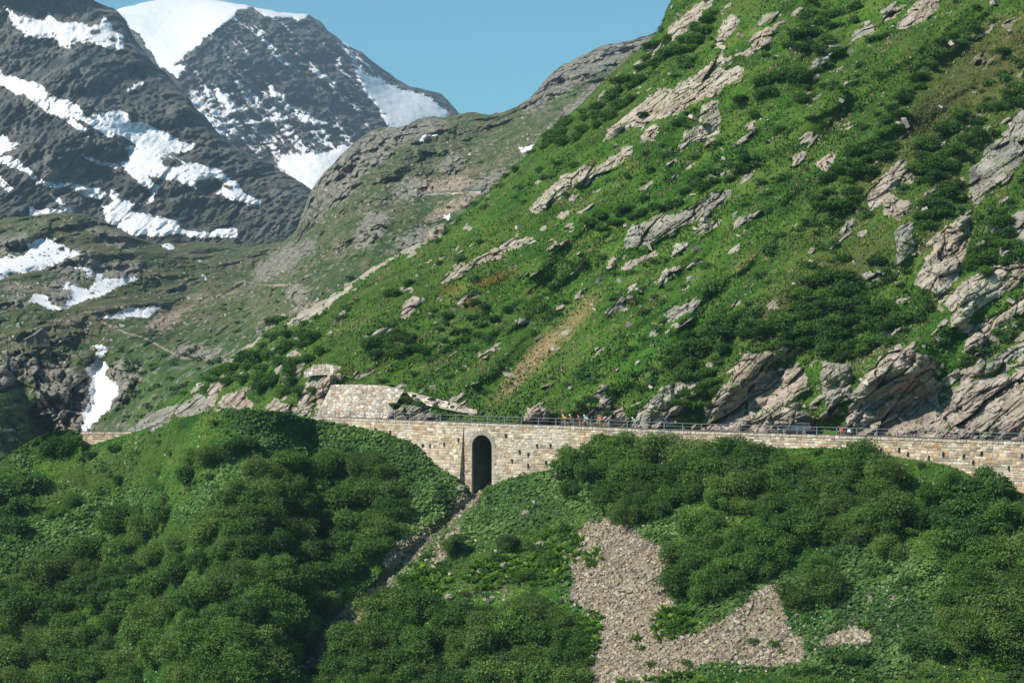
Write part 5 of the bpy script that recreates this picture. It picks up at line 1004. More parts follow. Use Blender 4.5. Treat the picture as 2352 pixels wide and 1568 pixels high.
# road ---------------------------------------------------------------
mt = Mt('asphalt', .9, .2); M_ROAD = mt.out(mt.ramp(mt.noise(2, 5, .7), (.35, (.045,.045,.045)), (.65, (.075,.073,.07))))
q = np.arange(0, MAIN.L, 1.0); R_ = np.stack([MAIN.at(q, dn, dz) for dn, dz in ((.55,-.5),(.6,-.12),(3.6,-.05),(6.6,-.12),(9.5,-.1))], 0); idx = np.arange(R_.shape[0]*len(q)).reshape(R_.shape[0], len(q))
npmesh('road', R_.reshape(-1,3), np.stack([idx[:-1,:-1], idx[:-1,1:], idx[1:,1:], idx[1:,:-1]], -1).reshape(-1,4), M_ROAD, True, kind='structure')
mt = Mt('road_paint', .7, .3); M_PAINT = mt.out(mt.mix(mt.noise(5, 3), (.6,.6,.58), (.75,.75,.72)))
for dn in (.85, 6.3):
    a, b = MAIN.at(q, dn, -.112), MAIN.at(q, dn+.12, -.108); n_ = len(q); i = np.arange(n_-1)
    npmesh('road_marking', np.concatenate([a, b])+np.array([0,0,.012]), np.stack([i, i+1, n_+i+1, n_+i], 1), M_PAINT, True, kind='structure')
# railings -----------------------------------------------------------
M_GALV = plain('galvanised_steel', (.16,.185,.205), .55, .1, .5, .12, 8)
def railing(path, s0, s1, gap, h, label, wd=.11, dn=.22, mid=.55):
    ps = [s0+gap*k for k in range(int((s1-s0)/gap)+1)]; r = empty('railing', path.at(s0, dn), label=label, cat='railing')
    for s in ps:
        o = MB().box((0,0,h/2-.1), (wd, wd*.8, h+.2)).box((0,0,0), (wd*2, wd*2, .03)).build('post', M_GALV); o.location = path.at(s, dn); o.rotation_euler.z = path.ang(s); to_local(o, r)
    for z, rad in ((h-.02, .032), (h*mid, .020)):
        qq = np.arange(ps[0], ps[-1]+.01, gap/2); to_local(MB().tube([path.at(s, dn, z) for s in qq], rad, 6).build('rail', M_GALV), r)
    return r
spx = lambda x: float(MAIN.S(x))
# the posts stand closer together where the road is seen more end on
railing(MAIN, spx(548), spx(3040), (spx(2656)-spx(548))/52, 1.06, 'grey steel railing with posts and two rails along the main road wall')
L2P = Path(168, 372, lambda x: Y1(x)+3.2, lambda x: 992+.004*(x-250)**2*(x < 250)*.0)
w2 = empty('retaining_wall', L2P.at(5), label='short stretch of pale stone wall at the far left beside the gorge', cat='wall')
wall_section(L2P, float(L2P.S(188)), float(L2P.S(372)), .03, lambda x: 4.8+0*x, 9, w2, rust=False); coping(L2P, float(L2P.S(188)), float(L2P.S(370)), w2, .5, .3, 4)
railing(L2P, float(L2P.S(172)), float(L2P.S(362)), (float(L2P.S(362))-float(L2P.S(172)))/11, 1.02, 'short grey railing on the wall at the far left beside the gorge', wd=.1)
q = np.arange(0, L2P.L, 1.0); a, b = L2P.at(q, .5, -.1), L2P.at(q, 7, -.1); n_ = len(q); i = np.arange(n_-1)
npmesh('road', np.concatenate([a, b]), np.stack([i, i+1, n_+i+1, n_+i], 1), M_ROAD, True, kind='structure')
# masonry built against the slope ------------------------------------
def wall_patch(top, bot, dep, label, seed, name='stone_wall', nx=120, nz=60, cell=(.62,.46), pale=1.18, ret=1.6):
    top = np.array(top, float); bot = np.array(bot, float); u = np.linspace(0, 1, nx); tx = np.interp(u, np.linspace(0,1,len(top)), top[:,0]); ty = np.interp(tx, top[:,0], top[:,1])
    bx = np.interp(u, np.linspace(0,1,len(bot)), bot[:,0]); by = np.interp(bx, bot[:,0], bot[:,1]); t = np.linspace(0, 1, nz)[:,None]
    PX = tx[None]*(1-t)+bx[None]*t; PY = ty[None]*(1-t)+by[None]*t; PY[0] += .8*vn(PX[0]/4, PX[0]*0, seed=seed)
    D = dep(PX, PY); Q = W3(PX, PY, D); X, Z = Q[...,0], Q[...,2]
    # polygonal rubble
    gx, gz = X/cell[0]+.25*vn(X, Z, seed=2), Z/cell[1]+.25*vn(X, Z, seed=4); ix, iz = np.floor(gx).astype(np.int64), np.floor(gz).astype(np.int64); b = np.full(X.shape, 9.); s2 = b.copy(); sid = np.zeros(X.shape, np.int64)
    for i in (-1,0,1):
        for j in (-1,0,1):
            dx = gx-(ix+i+.15+.7*_r(_h(ix+i, iz+j, ix*0, seed))); dz = gz-(iz+j+.15+.7*_r(_h(ix+i, iz+j, ix*0, seed+1))); d = np.hypot(dx, dz); m = d < b; s2 = np.where(m, b, np.minimum(s2, d)); sid = np.where(m, (ix+i)*7919+(iz+j), sid); b = np.where(m, d, b)
    e = (s2-b)*.3; Q[...,1] -= bulge(sid, e, seed, .10); T = stone_tint(np.abs(sid), e+.004, Z, seed, pale); mo = np.clip(1-e/.03, 0, 1)[...,None]; T = T*(1-mo)+np.array([.14,.12,.10])*mo
    grey = np.array([.47,.44,.41])*pale; T = T*.55+grey*.45*(T.mean(-1, keepdims=True)/.36)
    bk = Q[:1].copy(); bk[...,1] += ret; A = np.concatenate([bk, Q], 0); TT = np.concatenate([T[:1], T], 0)
    L = A[:,:1].copy(); L[...,1] += ret; Rr = A[:,-1:].copy(); Rr[...,1] += ret; A = np.concatenate([L, A, Rr], 1); TT = np.concatenate([TT[:,:1], TT, TT[:,-1:]], 1)
    idx = np.arange(A.shape[0]*A.shape[1]).reshape(A.shape[:2]); f = np.stack([idx[1:,:-1], idx[1:,1:], idx[:-1,1:], idx[:-1,:-1]], -1).reshape(-1,4)
    return npmesh(name, A.reshape(-1,3), f, M_STONE, False, attrs={'tint': TT.reshape(-1,3)}, label=label, cat='wall', group='walls above the road')
wall_patch([(761,884),(810,883),(880,885),(929,895)], [(722,964),(780,964),(840,966),(884,968)], lambda x, y: YW(x)+7.2+np.clip(960-y, -10, 99)/16*.36, 'high wall of rounded pale rubble stones above the road, left of the arch', 31, pale=1.0)
wall_patch([(936,899),(962,905),(1009,917),(1050,926),(1076,937),(1096,941)], [(936,922),(962,926),(1006,936),(1045,944),(1072,948),(1096,950)], lambda x, y: d_up(x, y, False)-.45, 'low broken stone wall sloping down to the right from the high rubble wall', 37, nz=16, ret=1.2, pale=1.0)
wall_patch([(698,852),(720,838),(752,835),(784,842)], [(698,868),(718,862),(750,860),(780,864)], lambda x, y: d_up(x*0+740, y*0+850)-.9+(860-y)*.02-(x-740)*.01, 'small patch of masonry on top of the smooth rock left of the rubble wall', 41, nz=20, ret=1.5, pale=1.0)
# leaning slab beside the road
m = MB(); p0 = MAIN.at(spx(1247), 7.2, -.1)
m.loft([[Vector(p0)+Vector(q_) for q_ in ((-.42,0,0),(.40,0,0),(.42,.35,0),(-.42,.35,0))], [Vector(p0)+Vector(q_) for q_ in ((.02,.15,1.9),(.52,.12,2.15),(.55,.4,2.15),(.05,.42,1.9))], [Vector(p0)+Vector(q_) for q_ in ((.12,.2,2.3),(.5,.2,2.45),(.5,.4,2.45),(.15,.4,2.3))]])
m.build('stone_slab', M_ROCKP, label='pinkish stone slab standing upright behind the railing left of the cyclists', cat='rock')
# distant road with parapet
FR = Path(862, 1128, lambda x: d_far(x, 452-.06*(x-862), False)-6, smooth_curve(10, (860,458),(900,454),(960,449),(1040,444),(1128,440)), 4)
i = np.arange(len(FR.px)-1); n_ = len(FR.px)
fw = empty('retaining_wall', FR.at(0), label='distant pale wall carrying the upper road across the far ridge', cat='wall')
m = MB(); ls = [[p for p in (FR.at(s, 0, 0), FR.at(s, 0, -2.2+1.6*min(1, max(0, (s-FR.S(1000))/30))), FR.at(s, 4, -2.2), FR.at(s, 7, 0))] for s in np.linspace(0, FR.L, 40)]; m.loft(ls)
to_local(m.build('masonry', plain('far_masonry', (.44,.39,.33), .9, 0, .2, .35, .8)), fw)
m = MB(); ls = [[FR.at(s, -.2, .0), FR.at(s, -.2, .32), FR.at(s, .5, .32), FR.at(s, .5, 0)] for s in np.linspace(0, FR.L, 40)]; m.loft(ls); to_local(m.build('coping', plain('far_coping', (.52,.50,.47), .8)), fw)
fr = empty('railing', FR.at(0), label='distant railing of the upper road on the far ridge', cat='railing')
for s in np.linspace(1, FR.L-1, 34): to_local(MB().box((0,0,.6), (.22,.2,1.2)).build('post', M_GALV, loc=FR.at(s, .1, .3)), fr)
for z in (.9, 1.45): to_local(MB().tube([FR.at(s, .1, z) for s in np.linspace(0, FR.L, 40)], .09, 5).build('rail', M_GALV), fr)
# scree --------------------------------------------------------------
def rocks(name, polys, n, size, seed, label, dep=None, x0=-50, x1=2420, y0=1110, y1=1640, dens=None, lift=.35, mat=None):
    r = np.random.default_rng(seed); x = r.uniform(x0, x1, n); y = r.uniform(y0, y1, n); k = dens(x, y) > r.uniform(size=n); x, y = x[k], y[k]; dep = dep or d_low
    P = W3(x, y, dep(x, y)); m_ = len(x); s = size[0]+(size[1]-size[0])*r.uniform(size=m_)**3.2
    oct_ = np.array([(1,0,0),(0,1,0),(-1,0,0),(0,-1,0),(.1,.1,.75),(0,0,-.6),(.75,.7,.3),(-.7,.6,.35)]); oct_ = oct_[[0,1,2,3,4,5]]
    cube = np.array([(x_,y_,z_) for z_ in (-.5,.5) for x_,y_ in ((-.7,-.6),(.7,-.6),(.65,.6),(-.7,.65))])
    v = cube[None]*(1+r.uniform(-.38,.38,(m_,8,3)))*s[:,None,None]*np.stack([r.uniform(.7,1.5,m_), r.uniform(.7,1.2,m_), r.uniform(.5,1.0,m_)], 1)[:,None]
    a = r.uniform(0,6.28,m_); b = r.normal(0,.5,m_); ca, sa, cb, sb = np.cos(a), np.sin(a), np.cos(b), np.sin(b)
    v = np.stack([v[...,0]*ca[:,None]-v[...,1]*sa[:,None], v[...,0]*sa[:,None]+v[...,1]*ca[:,None], v[...,2]], -1)
    v = np.stack([v[...,0]*cb[:,None]-v[...,2]*sb[:,None], v[...,1], v[...,0]*sb[:,None]+v[...,2]*cb[:,None]], -1)+P[:,None]+np.array([0,0,1])*(s*lift*.4)[:,None,None]
    f = np.array([(0,3,2,1),(4,5,6,7),(0,1,5,4),(1,2,6,5),(2,3,7,6),(3,0,4,7)])[None]+(np.arange(m_)*8)[:,None,None]
    c = np.array([(.40,.36,.30),(.32,.29,.25),(.46,.42,.36),(.38,.31,.23),(.25,.23,.205),(.52,.48,.42)])[r.integers(0,6,m_)]*r.uniform(.75,1.15,(m_,1))
    if name == 'valley_stones': c = c*.72
    if name == 'scree': c = c*np.array([.93,.89,.80])
    npmesh(name, v.reshape(-1,3), f.reshape(-1,4), M_STONE, False, attrs={'tint': np.repeat(c, 8, 0)}, kind='stuff', label=label); print(name, m_)
rocks('scree', SCREE, 170000, (.11,.42), 21, 'loose pale broken stones of the screes and the gully on the lower bank', dens=lambda x, y: np.clip(samp(m_scree, x, y)*1.6-.5, 0, 1)*.8+.35*samp(m_scree_e, x, y)*(fbm(x/12, y/9, o=3, seed=93) > .05)+.45*np.clip(samp(m_gully, x, y)*1.3-.4, 0, 1)+.05*samp(m_scree_t, x, y))
rocks('loose_stones', None, 18000, (.15,.95), 22, 'pale stones scattered through the grass above the road', dep=d_up, x0=300, x1=2400, y0=-20, y1=990, dens=lambda x, y: np.where((y > T2(x)+3)&(y < PT(x)-3), .03+.45*np.exp(-((y-T2(x))/14)**2)*(x < 1150)+.10*samp(m_tan, x, y)+.12*(samp(m_rock2s, x, y)-samp(m_rock2, x, y) > .15), 0))
rocks('valley_stones', None, 42000, (.35,1.4), 23, 'boulders and stones scattered over the far valley pastures', dep=d_far, x0=-60, x1=1400, y0=270, y1=860, dens=lambda x, y: np.where(y > T3(x)+4, np.clip(.10+.35*samp(m_scree3, x, y)+.25*np.clip(fbm(x/60, y/30, o=3, seed=8), 0, 1)-.4*samp(m_green3, x, y), 0, 1), 0))
def boulder(px, py, r, label, dep=d_low, seed=0, mat=None, sq=(1.2,.9,.8)):
    bm_ = MB().ball((0,0,0), (1,1,1), 26, 18); v = np.array(bm_.v); h, e = facets(v[:,0]*1.5+seed, v[:,1]*1.5, v[:,2]*1.5, seed+3); h2, e2 = facets(v[:,0]*4+seed, v[:,1]*4, v[:,2]*4, seed+8)
    v = v*(1+.30*h+.09*h2)[:,None]*np.array(sq)*r; o = npmesh('boulder', v[[i for i in range(len(v))]], np.array(bm_.f), mat or M_ROCK, False, label=label, cat='boulder')
    Y = float(dep(np.array([px*1.]), np.array([py*1.]))[0]); o.location = V(px, py, Y); o.location.z += r*.25; o.rotation_euler.z = random.uniform(0,6); return o
boulder(1295,1090,1.1,'grey boulder lying against the foot of the wall under the olive shrubs',seed=1,mat=M_ROCKD)
boulder(1443,1358,.95,'largest flat stone lying in the middle of the large scree',seed=2,sq=(1.5,1,.5))
boulder(1010,545,1.7,'big rounded pale boulder on the left skyline of the green slope',d_up,seed=3,sq=(1.1,1,.9))
boulder(1270,555,.5,'small boulder in the grass left of the mid slope slab',d_up,seed=14)
for x, y, r, l in [(1208,1180,.6,'pale stone in the grass below the right side of the arch'),(1240,1255,.9,'white stone at the upper left of the scree beside the ferns'),(1000,1305,.8,'pale stone on the tongue right of the gully'),(1030,1372,.7,'white stone below the ferns near the gully'),(1130,1378,.7,'white stone in the grass left of the bottom thicket'),(1160,1300,.7,'flat pale stone above the ferns'),(1375,1322,.8,'stone at the left rim of the large scree'),(1455,1270,.7,'stone near the upper end of the large scree'),(1060,1125,.8,'pale stone block beside the foot of the arch')]:
    boulder(x, y, r*.75, l, seed=int(x))

# ================================================================ people, bicycles, vehicles, hut
def skin(name, pts, edges, mat, parent, sub=1):
    """pts: {key: (x,y,z,r)}; one continuous skinned surface"""
    keys = list(pts); me = bpy.data.meshes.new(name); me.from_pydata([pts[k][:3] for k in keys], [(keys.index(a), keys.index(b)) for a, b in edges], [])
    o = bpy.data.objects.new(name, me); COL.objects.link(o); sm = o.modifiers.new('s', 'SKIN'); sm.use_smooth_shade = True
    if not me.skin_vertices:
        import bmesh; b = bmesh.new(); b.from_mesh(me); b.verts.layers.skin.verify(); b.to_mesh(me); b.free()
    sv = me.skin_vertices[0].data
    for i, k in enumerate(keys): r = pts[k][3]; sv[i].radius = r if isinstance(r, tuple) else (r, r); sv[i].use_root = (i == 0)
    if sub: o.modifiers.new('u', 'SUBSURF').levels = sub
    dg = bpy.context.evaluated_depsgraph_get(); m2 = bpy.data.meshes.new_from_object(o.evaluated_get(dg)); m2.name = name
    bpy.data.objects.remove(o); m2.materials.clear(); m2.materials.append(mat); o = bpy.data.objects.new(name, m2); COL.objects.link(o); o.parent = parent; return o
M_SKIN = plain('skin', (.48,.28,.19), .6, 0, .3, .06); M_BLK = plain('black_lycra', (.02,.02,.022), .6); M_TYRE = plain('tyre_rubber', (.025,.025,.025), .85); M_ALU = plain('alloy', (.42,.42,.44), .45, .6); M_DARKM = plain('dark_metal', (.06,.06,.065), .45, .5); M_WHT = plain('white_gloss', (.78,.78,.76), .35); M_REDG = plain('red_gloss', (.55,.03,.02), .35)
def person(label, loc, rz, jersey, shorts=None, helmet=None, J=None, sleeves='short', long=False, group='cyclists riding along the road', shoe=None):
    """J: joint positions, heading +X"""
    e = empty('person', loc, rz, label=label, cat='person', group=group)
    p = {'hip': (*J['hip'], .135), 'belly': (*J['belly'], .125), 'chest': (*J['chest'], (.165, .125)), 'neck': (*J['neck'], .058), 'skull': (*J['head'], .088), 'crown': (J['head'][0]-.01, J['head'][1], J['head'][2]+.075, .082), 'jaw': (J['head'][0]+.055, J['head'][1], J['head'][2]-.055, .052), 'nose': (J['head'][0]+.105, J['head'][1], J['head'][2]-.015, .017)}
    E = [('hip','belly'),('belly','chest'),('chest','neck'),('neck','skull'),('skull','crown'),('skull','jaw'),('skull','nose')]
    for s, y in (('l', 1), ('r', -1)):
        sh, el, ha, kn, an, fo = [J[k+s] for k in ('sh','el','ha','kn','an','to')]
        p.update({'sh'+s: (*sh, .062), 'el'+s: (*el, .043), 'wr'+s: (*[a+(b-a)*.86 for a, b in zip(el, ha)], .029), 'pa'+s: (*ha, .036), 'th'+s: (J['hip'][0]+.03, J['hip'][1]+.10*y, J['hip'][2]-.02, .10), 'kn'+s: (*kn, .060), 'ca'+s: (*[a+(b-a)*.35 for a, b in zip(kn, an)], .055), 'an'+s: (*an, .036), 'to'+s: (*fo, .030)})
        E += [('chest','sh'+s),('sh'+s,'el'+s),('el'+s,'wr'+s),('wr'+s,'pa'+s),('hip','th'+s),('th'+s,'kn'+s),('kn'+s,'ca'+s),('ca'+s,'an'+s),('an'+s,'to'+s)]
        hx, hy, hz = ha; fd = J.get('grip', (.04, 0, -.03))
        for f in range(4):     # fingers curl over the bar
            yy = hy+(-.026+.0175*f); L = (.9, 1, .95, .75)[f]; p[f'f{s}{f}a'] = (hx+.045*L, yy, hz+.005, .0095); p[f'f{s}{f}b'] = (hx+.062*L, yy, hz-.028*L, .0085); p[f'f{s}{f}c'] = (hx+.040*L, yy, hz-.045*L, .008)
            E += [('pa'+s, f'f{s}{f}a'), (f'f{s}{f}a', f'f{s}{f}b'), (f'f{s}{f}b', f'f{s}{f}c')]
        p[f't{s}a'] = (hx+.012, hy-.045*y, hz-.012, .011); p[f't{s}b'] = (hx+.035, hy-.052*y, hz-.035, .009); E += [('pa'+s, f't{s}a'), (f't{s}a', f't{s}b')]
    skin('body', p, E, M_SKIN, e)
    jk = 1.15 if long else 1; jp = {'hip': (*J['hip'], .152*jk), 'belly': (*J['belly'], .155*jk), 'chest': (*J['chest'], (.195*jk, .155*jk)), 'col': (*[a+(b-a)*.55 for a, b in zip(J['chest'], J['neck'])], .075)}; je = [('hip','belly'),('belly','chest'),('chest','col')]
    for s in 'lr':
        k = 1.0 if long else .8; sh, el, ha = J['sh'+s], J['el'+s], J['ha'+s]; jp['sh'+s] = (*sh, .082*jk); jp['e'+s] = (*[a+(b-a)*k for a, b in zip(sh, el)], .060); je += [('chest','sh'+s),('sh'+s,'e'+s)]
        if long: jp['w'+s] = (*[a+(b-a)*.85 for a, b in zip(el, ha)], .044); je += [('e'+s,'w'+s)]
    skin('jacket' if long else 'jersey', jp, je, jersey, e)
    sp_ = {'hip': (*J['hip'], .160)}; se = []
    for s, y in (('l', 1), ('r', -1)):
        th = (J['hip'][0]+.03, J['hip'][1]+.10*y, J['hip'][2]-.02); kn, an = J['kn'+s], J['an'+s]; k = .72 if not long else 1
        sp_['th'+s] = (*th, .116); sp_['k'+s] = (*[a+(b-a)*k for a, b in zip(th, kn)], .082); se += [('hip','th'+s),('th'+s,'k'+s)]
        if long: sp_['a'+s] = (*[a+(b-a)*.9 for a, b in zip(kn, an)], .056); se += [('k'+s,'a'+s)]
    skin('trousers' if long else 'shorts', sp_, se, shorts or M_BLK, e)
    for s in 'lr': skin('shoe', {'a': (*J['an'+s], .048), 'm': (*[a+(b-a)*.5 for a, b in zip(J['an'+s], J['to'+s])], .045), 't': (*J['to'+s], .040)}, [('a','m'),('m','t')], shoe or M_WHT, e)
    h = J['head']; full = long
    b = MB().ball((h[0]-.012, h[1], h[2]+(.035 if not full else .01)), (.155 if not full else .15, .108 if not full else .13, .105 if not full else .155), 14, 10)
    if not full: b.v = [(x, y, max(z, h[2]+.015)) for x, y, z in b.v]
    b.build('helmet', helmet, e, True)
    if full: MB().box((h[0]+.11, h[1], h[2]+.0), (.06, .2, .08)).build('visor', M_DARKM, e)
    else: MB().tube([(h[0]+.03,h[1]+.085,h[2]+.02),(h[0]+.06,h[1]+.05,h[2]-.07),(h[0]+.06,h[1],h[2]-.11),(h[0]+.06,h[1]-.05,h[2]-.07),(h[0]+.03,h[1]-.085,h[2]+.02)], .006, 4).build('chin_strap', M_BLK, e)
    return e
def cyc_pose(ph, lean=0.0, wide=.20):
    cx, cz, L = -.03, .29, .17; a = ph
    J = dict(hip=(-.26,0,.98), belly=(-.10+lean*.2,0,1.14-lean*.1), chest=(.12+lean*.5,0,1.30-lean*.25), neck=(.24+lean*.6,0,1.42-lean*.28), head=(.33+lean*.65,0,1.53-lean*.28))
    for s, y, o in (('l',1,0),('r',-1,math.pi)):
        px_, pz = cx+L*math.cos(a+o), cz+L*math.sin(a+o); an = (px_-.07, .11*y, pz+.11); J['an'+s] = an; J['to'+s] = (px_+.06, .11*y, pz+.03)
        hp = Vector((-.23, .10*y, .96)); A = Vector(an); d = (A-hp); L1, L2 = .44, .42; D = min(d.length, .85); t = (L1*L1-L2*L2+D*D)/(2*D); hgt = math.sqrt(max(0, L1*L1-t*t)); fw = Vector((1,0,.55)); fw = (fw-d.normalized()*fw.dot(d.normalized())).normalized()
        J['kn'+s] = tuple(hp+d.normalized()*t+fw*hgt); c = J['chest']
        J['sh'+s] = (c[0]+.05, .175*y, c[2]+.05); J['ha'+s] = (.56, wide*y, 1.03); J['el'+s] = (.36, (wide+.06)*y, 1.10)
    return J
def wheel(parent, x, r=.34, tw=.018, mat=None, spokes=14):
    t = MB().tube([(x+r*math.cos(a), 0, r+r*math.sin(a)) for a in [2*math.pi*k/28 for k in range(28)]], tw, 6, close=True).build('wheel', M_TYRE, parent, True)
    MB().tube([(x+(r-.035)*math.cos(a), 0, r+(r-.035)*math.sin(a)) for a in [2*math.pi*k/28 for k in range(28)]], .012, 5, close=True).build('rim', mat or M_DARKM, t)
    b = MB()
    for k in range(spokes): a = 2*math.pi*k/spokes; b.tube([(x,.03*(-1)**k,r),(x+(r-.04)*math.cos(a),0,r+(r-.04)*math.sin(a))], .0035, 3)
    b.tube([(x,-.05,r),(x,.05,r)], .022, 8).build('spokes', M_ALU, t)
def bicycle(label, loc, rz, fm, fat=False, drop=True):
    e = empty('bicycle', loc, rz, label=label, cat='bicycle', group='bicycles on the road'); tw = .030 if fat else .016
    wheel(e, -.50, tw=tw); wheel(e, .51, tw=tw); R = .34; bb, st, hd, hb = (-.03,0,.29), (-.22,0,.82), (.34,0,.86), (.37,0,.70); w = .022 if fat else .018
    b = MB().tube([bb, st], w).tube([st, hd], w).tube([bb, hb], w*1.3).tube([hd, hb], w*1.2)
    for y in (.05,-.05): b.tube([(-.50,y,R),(-.20,y*.4,.80)], .010).tube([(-.50,y,R),(bb[0],y*.8,bb[2])], .011).tube([(hb[0]+.01,y,.70),(.51,y,R)], .014 if not fat else .022)
    b.build('frame', fm, e, True)
    MB().tube([st, (-.26,0,.92)], .014).ball((-.25,0,.945), (.14,.065,.025)).build('saddle', M_BLK, e, True)
    b = MB().tube([hd, (.36,0,.98), (.45,0,1.0)], .015)
    if drop: b.tube([(.44,-.21,1.0),(.44,.21,1.0)], .014)
    if drop:
        for y in (.21,-.21): b.tube([(.44,y,1.0),(.55,y,1.0),(.57,y,.93),(.50,y,.87),(.42,y,.87)], .014)
    else: b.tube([(.46,-.33,1.0),(.46,.33,1.0)], .015)
    b.build('handlebar', M_BLK, e, True); b = MB().tube([(-.03,-.03,.29),(-.03,-.045,.29)], .09, 14)
    for s in (1,-1): b.tube([(-.03,.06*s,.29),(-.03+.17*math.cos(.6 if s>0 else .6+math.pi),.07*s,.29+.17*math.sin(.6 if s>0 else .6+math.pi))], .012).box((-.03+.17*math.cos(.6 if s>0 else .6+math.pi),.11*s,.29+.17*math.sin(.6 if s>0 else .6+math.pi)), (.09,.08,.02))
    b.build('crankset', M_DARKM, e); MB().tube([(-.03,-.045,.375),(-.50,-.045,.38),(-.54,-.045,.34),(-.50,-.045,.30),(-.03,-.045,.205)], .006, 4).build('chain', M_DARKM, e)
    return e
def road_pt(px, dn):
    Y = float(YW(px))+dn; q = spx(px); z = float(MAIN.at(q)[2]); return Vector(((px-1176)/F*Y, Y, z-.075+.02)), MAIN.ang(q)+math.pi
def fab(n, c): return plain(n, c, .75, 0, .2, .1, 20)
YEL, NAV, LBL, TEA, ORG, BLKR = fab('amber_jersey', (.72,.36,.04)), fab('navy_jersey', (.03,.04,.06)), fab('pale_blue_jersey', (.38,.58,.68)), fab('turquoise_jersey', (.18,.50,.58)), fab('orange_jersey', (.85,.20,.05)), fab('black_red_jersey', (.09,.03,.03))
HW, HR, HD = M_WHT, M_REDG, plain('dark_helmet', (.05,.05,.06), .4)
for x, dn, jm, hm, fm, ph, pl, bl, fat in [
  (1298, 2.2, YEL, HW, plain('silver_frame', (.5,.5,.5), .4), -1.3, 'cyclist in an amber jersey and white helmet leading the group', 'road bicycle under the leading rider in the amber jersey', 0),
  (1314, 3.4, BLKR, HW, plain('dark_frame', (.05,.05,.05), .4), .5, 'cyclist in a black and red jersey right behind the leader', 'dark road bicycle under the rider in the black and red jersey', 0),
  (1333, 2.4, NAV, HR, plain('red_frame', (.75,.03,.02), .35), -1.0, 'cyclist in a navy jersey and red helmet in the middle of the group', 'bright red road bicycle', 0),
  (1349, 3.3, LBL, HW, plain('black_frame', (.03,.03,.03), .4), -1.8, 'cyclist in a pale blue jersey bending low, fourth of the group', 'black road bicycle under the rider in pale blue', 0),
  (1379, 2.4, ORG, HD, plain('lime_frame', (.55,.65,.10), .4), -1.2, 'cyclist in a bright orange top and dark helmet at the back of the group', 'lime green road bicycle', 0),
  (1460, 2.2, TEA, HW, plain('white_frame', (.8,.8,.8), .35), -1.4, 'lone cyclist in a turquoise jersey following the group', 'white mountain bicycle with fat black tyres', 1)]:
    loc, a = road_pt(x, dn); bicycle(bl, loc, a, fm, bool(fat), not fat)
    person(pl, loc, a, jm, M_BLK, hm, cyc_pose(ph, .25 if 'low' in pl else (.0 if fat else .1), .20 if not fat else .28))
# orange bib band on the back runner is part of the jersey colour

